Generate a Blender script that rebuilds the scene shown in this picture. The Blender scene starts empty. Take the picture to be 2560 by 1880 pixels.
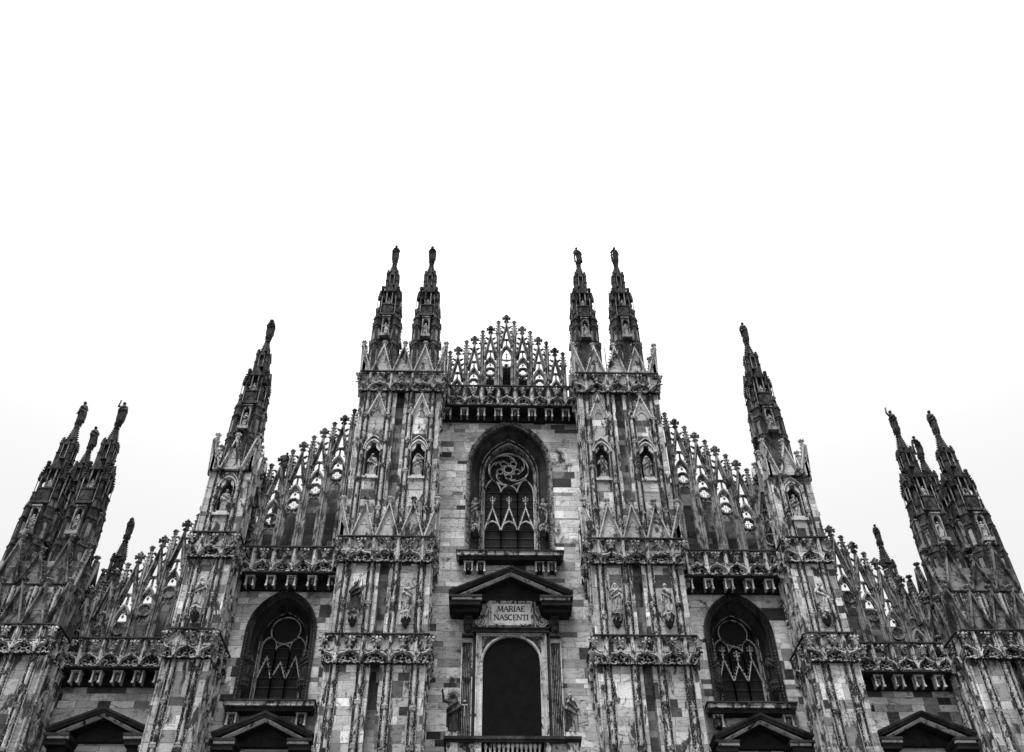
import bpy, bmesh, math, random
from math import sin, cos, pi, radians, sqrt, atan2, hypot
from mathutils import Vector, Matrix

random.seed(7)
scene = bpy.context.scene
COL = scene.collection

# ------------------------------------------------------------------ camera
F_PX, PITCH, YAW, ROLL, CAM_X = 2430.0, 0.748309, 0.0313527, -0.0089512, -1.474
cy_, sy_ = cos(YAW), sin(YAW)
fw = Vector((sy_*cos(PITCH), cy_*cos(PITCH), sin(PITCH)))
rt = Vector((cy_, -sy_, 0.0))
up = rt.cross(fw)
c_, s_ = cos(ROLL), sin(ROLL)
rt2 = c_*rt + s_*up
up2 = -s_*rt + c_*up
cam_data = bpy.data.cameras.new("camera")
cam_data.sensor_width = 36.0
cam_data.lens = 36.0*F_PX/2560.0
cam_data.clip_end = 2000.0
cam = bpy.data.objects.new("camera", cam_data)
cam.matrix_world = Matrix((
    (rt2.x, up2.x, -fw.x, CAM_X),
    (rt2.y, up2.y, -fw.y, -53.0),
    (rt2.z, up2.z, -fw.z, 1.6),
    (0, 0, 0, 1)))
COL.objects.link(cam)
scene.camera = cam

# ------------------------------------------------------------------ overcast sky, soft sun, exposure
SUN_EL, SUN_AZ = radians(64), radians(205)
world = bpy.data.worlds.new("World")
scene.world = world
world.use_nodes = True
wt = world.node_tree
wt.nodes.clear()
w_out = wt.nodes.new("ShaderNodeOutputWorld")
w_bg = wt.nodes.new("ShaderNodeBackground")
w_sky = wt.nodes.new("ShaderNodeTexSky")
w_sky.sky_type = 'NISHITA'
w_sky.sun_disc = False
w_sky.sun_elevation = SUN_EL
w_sky.sun_rotation = SUN_AZ
w_bw = wt.nodes.new("ShaderNodeRGBToBW")
w_tc = wt.nodes.new("ShaderNodeTexCoord")
w_sep = wt.nodes.new("ShaderNodeSeparateXYZ")
w_map = wt.nodes.new("ShaderNodeMapRange")          # overcast cloud layer, brighter overhead
w_map.inputs['From Min'].default_value = 0.0
w_map.inputs['From Max'].default_value = 1.0
w_map.inputs['To Min'].default_value = 5.7
w_map.inputs['To Max'].default_value = 85.0
w_pow = wt.nodes.new("ShaderNodeMath")
w_pow.operation = 'POWER'
w_pow.inputs[1].default_value = 9.0
w_mix = wt.nodes.new("ShaderNodeMix")
w_mix.data_type = 'RGBA'
w_mix.inputs[0].default_value = 0.95
wt.links.new(w_sky.outputs[0], w_bw.inputs[0])
wt.links.new(w_tc.outputs['Generated'], w_sep.inputs[0])
wt.links.new(w_sep.outputs[2], w_pow.inputs[0])
wt.links.new(w_pow.outputs[0], w_map.inputs[0])
wt.links.new(w_bw.outputs[0], w_mix.inputs[6])
wt.links.new(w_map.outputs[0], w_mix.inputs[7])
wt.links.new(w_mix.outputs[2], w_bg.inputs[0])
w_bg.inputs[1].default_value = 0.12
wt.links.new(w_bg.outputs[0], w_out.inputs[0])

sun_d = bpy.data.lights.new("sun", 'SUN')
sun_d.energy = 2.9
sun_d.angle = radians(25)
sun_d.color = (1.0, 1.0, 1.0)
sun = bpy.data.objects.new("sun", sun_d)
sdir = Vector((sin(SUN_AZ)*cos(SUN_EL), cos(SUN_AZ)*cos(SUN_EL), sin(SUN_EL)))
sun.rotation_euler = sdir.to_track_quat('Z', 'Y').to_euler()
sun.location = (-20, -60, 90)
COL.objects.link(sun)

scene.view_settings.view_transform = 'Standard'
scene.view_settings.look = 'None'
scene.view_settings.exposure = 0.42
scene.view_settings.gamma = 1.0
scene.view_settings.use_curve_mapping = False
scene.render.engine = 'CYCLES'
scene.cycles.max_bounces = 5
scene.cycles.diffuse_bounces = 2

# ------------------------------------------------------------------ materials
def gray(v):
    return (v, v, v, 1.0)

class NT:
    def __init__(s, name):
        s.m = bpy.data.materials.new(name)
        s.m.use_nodes = True
        s.t = s.m.node_tree
        s.t.nodes.clear()
        s.out = s.n("ShaderNodeOutputMaterial")
        s.b = s.n("ShaderNodeBsdfPrincipled")
        s.l(s.b.outputs[0], s.out.inputs[0])
        s.b.inputs['Specular IOR Level'].default_value = 0.15
        s.b.inputs['Roughness'].default_value = 0.85
    def n(s, t):
        return s.t.nodes.new(t)
    def l(s, a, b):
        s.t.links.new(a, b)
    def math(s, op, a, b=None, clamp=False):
        x = s.n("ShaderNodeMath"); x.operation = op; x.use_clamp = clamp
        for i, v in enumerate((a, b)):
            if v is None: continue
            if isinstance(v, (int, float)): x.inputs[i].default_value = v
            else: s.l(v, x.inputs[i])
        return x.outputs[0]
    def noise(s, vec, scale, detail=5, rough=0.6, dist=0.0):
        x = s.n("ShaderNodeTexNoise")
        x.inputs['Scale'].default_value = scale
        x.inputs['Detail'].default_value = detail
        x.inputs['Roughness'].default_value = rough
        x.inputs['Distortion'].default_value = dist
        s.l(vec, x.inputs['Vector'])
        return x.outputs['Fac']
    def ramp(s, fac, stops, interp='LINEAR'):
        x = s.n("ShaderNodeValToRGB")
        x.color_ramp.interpolation = interp
        e = x.color_ramp.elements
        while len(e) < len(stops): e.new(0.5)
        for i, (p, v) in enumerate(stops):
            e[i].position = p; e[i].color = gray(v)
        s.l(fac, x.inputs[0])
        return x.outputs[0]
    def mixv(s, f, a, b):
        x = s.n("ShaderNodeMix"); x.data_type = 'FLOAT'
        for i, v in ((0, f), (2, a), (3, b)):
            if isinstance(v, (int, float)): x.inputs[i].default_value = v
            else: s.l(v, x.inputs[i])
        return x.outputs[0]
    def scaled(s, vec, sc):
        x = s.n("ShaderNodeVectorMath"); x.operation = 'MULTIPLY'
        x.inputs[1].default_value = sc
        s.l(vec, x.inputs[0])
        return x.outputs[0]
    def finish(s, val, bump=None, bs=0.3, bd=0.03):
        cx = s.n("ShaderNodeCombineColor")
        for i in range(3): s.l(val, cx.inputs[i])
        s.l(cx.outputs[0], s.b.inputs['Base Color'])
        if bump is not None:
            bp = s.n("ShaderNodeBump")
            bp.inputs['Strength'].default_value = bs
            bp.inputs['Distance'].default_value = bd
            s.l(bump, bp.inputs['Height'])
            s.l(bp.outputs[0], s.b.inputs['Normal'])
        return s.m

def stone(name, bricks=None, base=0.42, blocks=((0, .06), (.12, .14), (.3, .34), (.7, .46), (1, .62)),
          soot=(0.56, 0.66), sootv=0.03, sscale=(0.9, 0.9, 0.28), sfreq=1.0, fine=0.25, bs=0.3):
    k = NT(name)
    geo = k.n("ShaderNodeNewGeometry")
    pos = geo.outputs['Position']
    if bricks:
        sp = k.n("ShaderNodeSeparateXYZ"); k.l(pos, sp.inputs[0])
        u = k.math('ADD', sp.outputs[0], sp.outputs[1])
        zz = sp.outputs[2]
        # courses of uneven height, joints at uneven distances
        w1 = k.math('MULTIPLY', k.math('SINE', k.math('MULTIPLY', zz, 1.9)), .20)
        w2 = k.math('MULTIPLY', k.math('SINE', k.math('MULTIPLY', zz, 4.7)), .09)
        zz = k.math('ADD', zz, k.math('ADD', w1, w2))
        row = k.math('FLOOR', k.math('DIVIDE', zz, bricks[1]))
        sh = k.math('MULTIPLY', k.math('FRACT', k.math('MULTIPLY', k.math('SINE', k.math('MULTIPLY', row, 12.9898)), 43758.5)), 9.0)
        u = k.math('ADD', u, sh)
        u = k.math('ADD', u, k.math('MULTIPLY', k.math('SINE', k.math('MULTIPLY', u, 2.3)), .22))
        cb = k.n("ShaderNodeCombineXYZ")
        k.l(u, cb.inputs[0]); k.l(zz, cb.inputs[1])
        def br(w, h, off):
            b = k.n("ShaderNodeTexBrick")
            b.offset = 0.0; b.offset_frequency = 2; b.squash = 1.0; b.squash_frequency = 2
            b.inputs['Color1'].default_value = gray(0); b.inputs['Color2'].default_value = gray(1)
            b.inputs['Mortar'].default_value = gray(0.35)
            b.inputs['Scale'].default_value = 1.0
            b.inputs['Mortar Size'].default_value = 0.011
            b.inputs['Brick Width'].default_value = w; b.inputs['Row Height'].default_value = h
            m = k.n("ShaderNodeVectorMath"); m.operation = 'ADD'
            m.inputs[1].default_value = (off, off*0.0, 0)
            k.l(cb.outputs[0], m.inputs[0]); k.l(m.outputs[0], b.inputs['Vector'])
            return b
        b1 = br(bricks[0], bricks[1], 3.3)
        b2 = br(bricks[0]*2.3, bricks[1], 7.9)
        lev = k.ramp(b1.outputs['Color'], blocks)
        lev2 = k.ramp(b2.outputs['Color'], ((0, .8), (.3, 1.0), (1, 1.06)))
        val = k.math('MULTIPLY', lev, lev2)
    else:
        val = k.ramp(k.noise(pos, 0.8, 4), ((.3, base*.7), (.7, base*1.25)))
        b1 = None
    # marble veins, large patches and grain
    vpos = k.scaled(pos, (1.0, 1.0, 2.6))
    if b1 is not None:      # every block is cut from another piece of marble
        o1 = k.n("ShaderNodeVectorMath"); o1.operation = 'SCALE'; o1.inputs['Scale'].default_value = 37.0
        k.l(b1.outputs['Color'], o1.inputs[0])
        o2 = k.n("ShaderNodeVectorMath"); o2.operation = 'ADD'
        k.l(vpos, o2.inputs[0]); k.l(o1.outputs[0], o2.inputs[1])
        vpos = o2.outputs[0]
    vein = k.noise(vpos, 1.1, 7, 0.62, 2.2)
    val = k.math('MULTIPLY', val, k.ramp(vein, ((.33, .30), (.43, .85), (.5, 1.0), (.58, 1.12), (.68, .7))))
    big = k.noise(pos, 0.22, 3)
    val = k.math('MULTIPLY', val, k.ramp(big, ((.33, .72), (.62, 1.12))))
    gr = k.noise(pos, 14.0, 3, 0.7)
    val = k.math('MULTIPLY', val, k.ramp(gr, ((.25, 1-fine), (.75, 1+fine))))
    # black crust: vertical stains with ragged edges
    if soot:
        st = k.noise(k.scaled(pos, sscale), sfreq, 8, 0.68, 0.4)
        f = k.ramp(st, ((soot[0], 0), (soot[1], 1)))
        val = k.mixv(f, val, sootv)
    if b1 is not None:
        val = k.mixv(k.math('MULTIPLY', b1.outputs['Fac'], 0.75), val, 0.07)
    h = k.math('ADD', gr, k.math('MULTIPLY', vein, 1.5))
    if b1 is not None:
        h = k.math('SUBTRACT', h, k.math('MULTIPLY', b1.outputs['Fac'], 1.5))
    return k.finish(val, h, bs)

WALLB = ((0, .03), (.10, .09), (.20, .27), (.36, .46), (.7, .56), (1, .74))
M = {}
M['ashlar'] = stone("ashlar_marble", (1.0, 0.47), blocks=WALLB, soot=(0.565, 0.66), sfreq=1.0, sscale=(.7, .7, .5))
M['pier'] = stone("pier_marble", (0.85, 0.56), blocks=((0, .03), (.10, .12), (.24, .30), (.7, .42), (1, .62)), soot=(0.535, 0.59), sfreq=1.6, sscale=(1, 1, .33))
M['slot'] = stone("slot_marble", (0.9, 0.62), blocks=((0, .03), (.3, .08), (.7, .22), (1, .36)), soot=(0.55, 0.66))
M['carved'] = stone("carved_marble", None, base=.40, soot=(0.49, 0.55), sfreq=3.0, sscale=(1, 1, .6))
M['strip'] = stone("carved_strip_marble", None, base=.42, soot=(0.47, 0.53), sfreq=4.5, sscale=(1, 1, .55), sootv=.022)
M['pier_dim'] = stone("dim_stained_pier_marble", (0.85, 0.56), blocks=((0, .03), (.12, .09), (.3, .19), (.7, .27), (1, .42)), soot=(0.50, 0.57), sfreq=1.5, sscale=(1, 1, .33))  # darker pier copy: stains plus the vignette at the edges, put into the colour
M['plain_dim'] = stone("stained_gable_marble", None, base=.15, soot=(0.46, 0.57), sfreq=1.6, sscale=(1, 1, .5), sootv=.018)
M['mould'] = stone("moulded_marble", None, base=.27, soot=(0.49, 0.57), sfreq=5.0, sscale=(1, 1, .7), sootv=.02)
M['statue_mixed'] = stone("streaked_statue_marble", None, base=.22, soot=(0.47, 0.53), sfreq=1.8, sscale=(1, 1, .5), sootv=.022, bs=.15)
M['splay'] = stone("soot_shade_splay_marble", None, base=.045, soot=(0.46, 0.60), sfreq=1.2, sootv=.012)  # soot and the shade inside the window recess, both in the colour
M['shaft'] = stone("shaft_marble", None, base=.39, soot=(0.49, 0.55), sfreq=1.8, sscale=(1.2, 1.2, .6), sootv=.03)
M['plain'] = stone("gable_marble", None, base=.37, soot=(0.52, 0.58), sfreq=1.6, sscale=(1, 1, .5))
M['light'] = stone("clean_marble", None, base=.47, soot=(0.55, 0.61), sfreq=2.6, sscale=(1, 1, .5))
M['gable'] = stone("weathered_marble", None, base=.21, soot=(0.465, 0.58), sfreq=2.4, sscale=(1, 1, .45), sootv=.02)
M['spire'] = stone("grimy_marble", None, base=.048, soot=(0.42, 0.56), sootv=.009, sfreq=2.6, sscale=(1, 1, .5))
M['spire_light'] = stone("spire_marble", None, base=.22, soot=(0.48, 0.57), sfreq=3.0)
M['dark'] = stone("blackened_marble", None, base=.045, soot=(0.45, 0.60), sootv=.013, sfreq=1.0, sscale=(.5, .5, .5))
M['crust'] = stone("soot_shade_marble", None, base=.022, soot=(0.5, 0.62), sootv=.010)  # soot plus the shade of recesses and undersides, painted as one near-black colour
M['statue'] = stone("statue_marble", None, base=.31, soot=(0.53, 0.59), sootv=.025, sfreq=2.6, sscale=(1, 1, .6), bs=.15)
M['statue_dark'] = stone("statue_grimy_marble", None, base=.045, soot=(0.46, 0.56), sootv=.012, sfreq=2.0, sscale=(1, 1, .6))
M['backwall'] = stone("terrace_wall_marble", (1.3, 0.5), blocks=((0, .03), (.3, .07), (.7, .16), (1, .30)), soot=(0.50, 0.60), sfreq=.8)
def flat(name, v, rough=.9, spec=.05, metal=0):
    k = NT(name)
    geo = k.n("ShaderNodeNewGeometry")
    val = k.ramp(k.noise(geo.outputs['Position'], 3.0, 4), ((.3, v*.8), (.7, v*1.2)))
    k.b.inputs['Roughness'].default_value = rough
    k.b.inputs['Specular IOR Level'].default_value = spec
    k.b.inputs['Metallic'].default_value = metal
    return k.finish(val)
M['glass'] = flat("dark_window_glass", .016, .6, .05)
M['door'] = flat("dark_doorway", .009, .9, .0)
M['iron'] = flat("rusty_iron", .05, .7, .2)
M['bronze'] = flat("bronze_lettering", .03, .6, .2)
M['lead'] = flat("lead_roof", .12)
def paving():
    k = NT("stone_paving")
    geo = k.n("ShaderNodeNewGeometry")
    b = k.n("ShaderNodeTexBrick")
    b.inputs['Color1'].default_value = gray(.045); b.inputs['Color2'].default_value = gray(.08)
    b.inputs['Mortar'].default_value = gray(.04); b.inputs['Scale'].default_value = 1.0
    b.inputs['Mortar Size'].default_value = .012
    k.l(geo.outputs['Position'], b.inputs['Vector'])
    n = k.noise(geo.outputs['Position'], .6, 5)
    val = k.math('MULTIPLY', b.outputs['Color'], k.ramp(n, ((.3, .7), (.7, 1.2))))
    return k.finish(val, n)
M['paving'] = paving()
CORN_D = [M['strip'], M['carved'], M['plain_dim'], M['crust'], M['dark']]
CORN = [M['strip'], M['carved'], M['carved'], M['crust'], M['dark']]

# ------------------------------------------------------------------ mesh builder
class MB:
    def __init__(s):
        s.v = []; s.f = []; s.mi = []; s.mat = 0
        s.at()
    def use(s, k):
        s.mi += [s.mat]*(len(s.f)-len(s.mi)); s.mat = k
        return s
    def at(s, x=0, y=0, z=0, rot=0, sc=1.0):
        s.o = (x, y, z); s.c = cos(rot); s.s = sin(rot); s.k = sc
        return s
    def p(s, x, y, z):
        x *= s.k; y *= s.k; z *= s.k
        s.v.append((s.o[0]+x*s.c-y*s.s, s.o[1]+x*s.s+y*s.c, s.o[2]+z))
        return len(s.v)-1
    def face(s, pts):
        s.f.append([s.p(*q) for q in pts])
    def box(s, x0, x1, y0, y1, z0, z1):
        if x0 > x1: x0, x1 = x1, x0
        i = [s.p(x, y, z) for z in (z0, z1) for y in (y0, y1) for x in (x0, x1)]
        for q in ((0, 2, 3, 1), (4, 5, 7, 6), (0, 1, 5, 4), (2, 6, 7, 3), (0, 4, 6, 2), (1, 3, 7, 5)):
            s.f.append([i[a] for a in q])
    def frust(s, x, y, z0, z1, a0, b0, a1, b1):
        lo = [s.p(x+sx*a0, y+sy*b0, z0) for sx, sy in ((-1, -1), (1, -1), (1, 1), (-1, 1))]
        hi = [s.p(x+sx*a1, y+sy*b1, z1) for sx, sy in ((-1, -1), (1, -1), (1, 1), (-1, 1))]
        s.f.append(lo[::-1]); s.f.append(hi)
        for i in range(4):
            j = (i+1) % 4
            s.f.append([lo[i], lo[j], hi[j], hi[i]])
    def prism(s, pts, y0, y1):
        a = [s.p(x, y0, z) for x, z in pts]
        b = [s.p(x, y1, z) for x, z in pts]
        n = len(pts)
        s.f.append(a); s.f.append(b[::-1])
        for i in range(n):
            j = (i+1) % n
            s.f.append([a[j], a[i], b[i], b[j]])
    def sweep(s, path, prof, closed=False, pclosed=True):
        n = len(path); rows = []
        for i, (x, z) in enumerate(path):
            if closed: a, b = path[i-1], path[(i+1) % n]
            else: a, b = path[max(i-1, 0)], path[min(i+1, n-1)]
            d1 = (x-a[0], z-a[1]); d2 = (b[0]-x, b[1]-z)
            l1 = hypot(*d1); l2 = hypot(*d2)
            if l1 < 1e-9: d1, l1 = d2, l2
            if l2 < 1e-9: d2, l2 = d1, l1
            n1 = (-d1[1]/l1, d1[0]/l1); n2 = (-d2[1]/l2, d2[0]/l2)
            m = (n1[0]+n2[0], n1[1]+n2[1]); lm = hypot(*m) or 1
            m = (m[0]/lm, m[1]/lm)
            k = 1/max(m[0]*n1[0]+m[1]*n1[1], .3)
            rows.append([s.p(x+m[0]*k*q[0], q[1], z+m[1]*k*q[0]) for q in prof])
        m = len(prof)
        rng = range(n) if closed else range(n-1)
        for i in rng:
            j = (i+1) % n
            for q in range(m if pclosed else m-1):
                r = (q+1) % m
                s.f.append([rows[i][q], rows[j][q], rows[j][r], rows[i][r]])
        if not closed and pclosed:
            s.f.append(rows[0][::-1]); s.f.append(rows[-1][:])
    def bar(s, path, w, y0, y1, closed=False):
        s.sweep(path, [(-w/2, y0), (w/2, y0), (w/2, y1), (-w/2, y1)], closed)
    def tube(s, p0, p1, r0, r1=None, n=6):
        r1 = r0 if r1 is None else r1
        a = Vector(p0); b = Vector(p1); d = (b-a).normalized()
        u = d.orthogonal().normalized(); w = d.cross(u)
        A = []; B = []
        for i in range(n):
            t = 2*pi*i/n
            e = u*cos(t)+w*sin(t)
            A.append(s.p(*(a+e*r0))); B.append(s.p(*(b+e*r1)))
        s.f.append(A[::-1]); s.f.append(B)
        for i in range(n):
            j = (i+1) % n
            s.f.append([A[i], A[j], B[j], B[i]])
    def lathe(s, x, y, prof, n=8, ph=None):
        ph = pi/n if ph is None else ph
        rows = [[s.p(x+r*cos(ph+2*pi*i/n), y+r*sin(ph+2*pi*i/n), z) for i in range(n)] for r, z in prof]
        s.f.append(rows[0][::-1]); s.f.append(rows[-1][:])
        for a, b in zip(rows, rows[1:]):
            for i in range(n):
                j = (i+1) % n
                s.f.append([a[i], a[j], b[j], b[i]])
    def octa(s, x, y, z, a, b, c, tilt=0.0):
        ct, st = cos(tilt), sin(tilt)
        def q(dx, dy, dz):
            return s.p(x+dx*ct-dz*st, y+dy, z+dx*st+dz*ct)
        i = [q(a, 0, 0), q(0, b, 0), q(-a, 0, 0), q(0, -b, 0), q(0, 0, c), q(0, 0, -c)]
        for u in range(4):
            w = (u+1) % 4
            s.f.append([i[u], i[w], i[4]]); s.f.append([i[w], i[u], i[5]])
    def ball(s, x, y, z, a, b, c, n=8, m=6):
        rows = []
        for j in range(1, m):
            t = pi*j/m
            rows.append([s.p(x+a*sin(t)*cos(2*pi*i/n), y+b*sin(t)*sin(2*pi*i/n), z-c*cos(t)) for i in range(n)])
        lo = s.p(x, y, z-c); hi = s.p(x, y, z+c)
        for i in range(n):
            j = (i+1) % n
            s.f.append([lo, rows[0][j], rows[0][i]]); s.f.append([hi, rows[-1][i], rows[-1][j]])
            for r0, r1 in zip(rows, rows[1:]):
                s.f.append([r0[i], r0[j], r1[j], r1[i]])
    def mesh(s, name, mats, smooth=False):
        me = bpy.data.meshes.new(name)
        me.from_pydata(s.v, [], s.f)
        s.use(0)
        if any(s.mi): me.polygons.foreach_set('material_index', s.mi)
        bm = bmesh.new(); bm.from_mesh(me)
        bmesh.ops.recalc_face_normals(bm, faces=bm.faces)
        bm.to_mesh(me); bm.free()
        for m in (mats if isinstance(mats, (list, tuple)) else [mats]):
            me.materials.append(m)
        if smooth:
            for q in me.polygons: q.use_smooth = True
        return me

WL = {}
def part(name, me, parent, loc=(0, 0, 0), rot=0.0, label=None):
    o = bpy.data.objects.new(name, me)
    COL.objects.link(o)
    L = Vector(loc)
    WL[o.name] = L
    if parent is not None:
        o.parent = parent
        L = L - WL[parent.name]
    o.location = L
    o.rotation_euler = (0, 0, rot)
    if label: o['label'] = label
    return o

def thing(name, me, label, cat, loc, rot=0.0, group=None):
    o = part(name, me, None, loc, rot, label)
    o['category'] = cat
    if group: o['group'] = group
    return o

CACHE = {}
def cached(key, fn):
    if key not in CACHE: CACHE[key] = fn()
    return CACHE[key]

# ------------------------------------------------------------------ curves
def pointed(w, rise, n=10, cx=0, cz=0):
    c = (w*w-rise*rise)/(2*w)
    R = w-c
    a1 = atan2(rise, -c)
    right = [(c+R*cos(a1*i/n), R*sin(a1*i/n)) for i in range(n+1)]
    left = [(-x, z) for x, z in right]
    return [(cx+x, cz+z) for x, z in left] + [(cx+x, cz+z) for x, z in right[::-1][1:]]
def arch_path(w, zb, zs, rise, n=10, cx=0):
    return [(cx-w, zb)] + pointed(w, rise, n, cx, zs) + [(cx+w, zb)]
def bez(a, b, c, d, n):
    r = []
    for i in range(n+1):
        t = i/n; u = 1-t
        r.append(tuple(u**3*a[k]+3*u*u*t*b[k]+3*u*t*t*c[k]+t**3*d[k] for k in (0, 1)))
    return r
def ogee_half(w, h):
    a = bez((w, 0), (w, .38*h), (.78*w, .58*h), (.46*w, .66*h), 5)
    b = bez((.46*w, .66*h), (.22*w, .72*h), (.06*w, .78*h), (0, h), 4)
    return a+b[1:]
def circ(cx, cz, r, n=24, a0=0, a1=2*pi, closed=True):
    return [(cx+r*cos(a0+(a1-a0)*i/n), cz+r*sin(a0+(a1-a0)*i/n)) for i in range(n if closed else n+1)]
def foil_r(th, R, lobes=4, ph=0.0):
    d = .46*R; r = .37*R
    step = 2*pi/lobes
    t = (th-ph+step/2) % step - step/2
    disc = r*r-(d*sin(t))**2
    if disc > 0: return d*cos(t)+sqrt(disc)
    return .30*R
def ring_plate(mb, cx, cz, ro, ri, y0, y1, n=48):
    a = []
    for i in range(n):
        t = 2*pi*i/n
        R, r = ro(t), ri(t)
        a.append([mb.p(cx+q*cos(t), y, cz+q*sin(t)) for q in (R, r) for y in (y0, y1)])
    for i in range(n):
        A, B = a[i], a[(i+1) % n]
        mb.f.append([A[0], B[0], B[2], A[2]]); mb.f.append([A[1], A[3], B[3], B[1]])
        mb.f.append([A[0], A[1], B[1], B[0]]); mb.f.append([A[2], B[2], B[3], A[3]])
def wall_hole(mb, x0, x1, z0, z1, outline, y0, y1, soffit=True):
    """front skin at y0 of a wall with an arched hole; the outline runs from lower left over the arch to lower right"""
    xl, zb = outline[0]; xr = outline[-1][0]
    mb.face([(x0, y0, z0), (xl, y0, z0), (xl, y0, z1), (x0, y0, z1)])
    mb.face([(xr, y0, z0), (x1, y0, z0), (x1, y0, z1), (xr, y0, z1)])
    if zb > z0: mb.face([(xl, y0, z0), (xr, y0, z0), (xr, y0, zb), (xl, y0, zb)])
    for (xa, za), (xb, zb2) in zip(outline, outline[1:]):
        if xb-xa > 1e-6: mb.face([(xa, y0, za), (xb, y0, zb2), (xb, y0, z1), (xa, y0, z1)])
        if soffit: mb.face([(xa, y0, za), (xb, y0, zb2), (xb, y1, zb2), (xa, y1, za)])
    if soffit:
        mb.face([(xl, y0, zb), (xr, y0, zb), (xr, y1, zb), (xl, y1, zb)])
    mb.face([(x0, y0, z0), (x0, y1, z0), (x0, y1, z1), (x0, y0, z1)])
    mb.face([(x1, y0, z0), (x1, y1, z0), (x1, y1, z1), (x1, y0, z1)])
    mb.face([(x0, y0, z1), (x1, y0, z1), (x1, y1, z1), (x0, y1, z1)])
    mb.face([(x0, y0, z0), (x1, y0, z0), (x1, y1, z0), (x0, y1, z0)])

# ------------------------------------------------------------------ ornament
def crocket(mb, x, y, z, s, side):
    """curled leaf: a fat bud leaning out and a knob curling up from its end"""
    mb.octa(x-side*s*.1, y, z-s*.1, s*.62, s*.62, s*.5, .6*side)
    mb.octa(x+side*s*.32, y, z+s*.28, s*.44, s*.5, s*.46, 0)
def crockets(mb, p0, p1, y, s, step, side):
    L = hypot(p1[0]-p0[0], p1[1]-p0[1])
    n = max(1, int(L/step))
    for i in range(n):
        t = (i+.5)/n
        crocket(mb, p0[0]+(p1[0]-p0[0])*t+side*s*.5, y, p0[1]+(p1[1]-p0[1])*t, s, side)
def fleuron(mb, x, z, k=1.0, y=-.06):
    """leafy capital on a ringed stem hanging over an ogee arch; z is its top"""
    mb.use(1)
    mb.lathe(x, y, [(.07*k, z-.92*k), (.11*k, z-.84*k), (.05*k, z-.80*k), (.06*k, z-.62*k), (.17*k, z-.60*k), (.18*k, z-.55*k), (.07*k, z-.52*k), (.15*k, z-.47*k), (.17*k, z-.42*k), (.08*k, z-.38*k), (.12*k, z-.2*k), (.05*k, z-.04*k)], 8)
    for sx in (-1, 1):
        mb.ball(x+sx*.20*k, y-.05, z-.11*k, .105*k, .10*k, .08*k, 8, 5)
        mb.ball(x+sx*.17*k, y-.03, z-.27*k, .08*k, .08*k, .065*k, 8, 5)
    mb.ball(x, y-.11, z-.15*k, .08*k, .08*k, .13*k, 8, 5)
    for sx in (-1, 1): mb.octa(x+sx*.13*k, y-.02, z-.86*k, .12*k, .08, .08*k, .4*sx)
    mb.use(0)
HB_H = 1.70
def half_bay(mb, xc, sgn, p, solid=True, orn=True):
    h = p/2
    X = lambda u: xc+sgn*u
    mb.use(4)
    mb.box(X(0), X(h), -.21, .14, -.07, 0)
    mb.use(0)
    mb.box(X(0), X(h), -.10, .14, -.14, -.07)
    mb.use(1)
    mb.box(X(h-.11), X(h), -.07, .14, -1.7, -.14)
    mb.box(X(h-.05), X(h), -.15, -.07, -1.66, -.14)
    mb.use(2)
    if solid:
        mb.box(X(0), X(h-.11), .06, .14, -1.02, -.14)
        mb.use(1)
        mb.box(X(h-.21), X(h-.15), .0, .06, -.94, -.24)
        mb.box(X(0), X(h-.21), .0, .06, -.94, -.88)
    else:
        mb.box(X(0), X(h-.11), -.02, .14, -1.02, -.88)
        mb.box(X(h-.18), X(h-.11), .0, .12, -.88, -.14)
    og = [(X(x), z-1.66) for x, z in ogee_half(h-.05, .74)]
    if sgn > 0: og = og[::-1]
    mb.use(1)
    mb.sweep(og, [(-.06, .12), (-.06, -.06), (-.02, -.06), (.0, -.18), (.05, -.18), (.07, -.03), (.07, .12)])
    mb.use(0)
    for (xa, za), (xb, zb) in zip(og, og[1:]):
        za, zb = min(za, -.985), min(zb, -.985)
        mb.face([(xa, .02, za), (xb, .02, zb), (xb, .02, -.98), (xa, .02, -.98)])
    if orn:
        for t in (.3, .6): crocket(mb, X(h*(1-t)*.9), -.1, -1.66+.72*(.55+.2*t)+.05, .08, -sgn)
        mb.bar(circ(X(.40*h), -1.42, .12, 12), .055, .0, .08, True)
        mb.bar(circ(X(.70*h), -1.54, .08, 10), .05, .0, .08, True)
        mb.bar([(X(0), -1.66), (X(.1*h), -1.58), (X(.3*h), -1.62), (X(.5*h), -1.68), (X(.9*h), -1.62)], .06, -.03, .06)
        mb.octa(X(.0), .0, -1.28, .05, .06, .13); mb.octa(X(.09), .0, -1.42, .10, .06, .06)
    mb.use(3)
    mb.box(X(0), X(h), .24, .272, -1.68, -.95)  # recess back coloured near black for the shade under the ogee
    mb.use(1)
    mb.box(X(h-.07), X(h), -.04, .272, -1.7, -1.0)
    mb.use(0)
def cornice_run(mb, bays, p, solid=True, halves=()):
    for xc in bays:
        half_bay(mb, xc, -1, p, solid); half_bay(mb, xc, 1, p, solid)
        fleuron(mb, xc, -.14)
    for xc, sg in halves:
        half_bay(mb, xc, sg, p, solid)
def gable_finial(mb, x, y, z):
    mb.lathe(x, y, [(.09, z-.25), (.08, z+.05), (.15, z+.09), (.15, z+.14), (.08, z+.17), (.10, z+.25), (.19, z+.36), (.17, z+.44), (.06, z+.48)], 8)
    for a in range(6):
        mb.octa(x+.17*cos(a*pi/3), y+.17*sin(a*pi/3), z+.40, .07, .07, .09)
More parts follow.
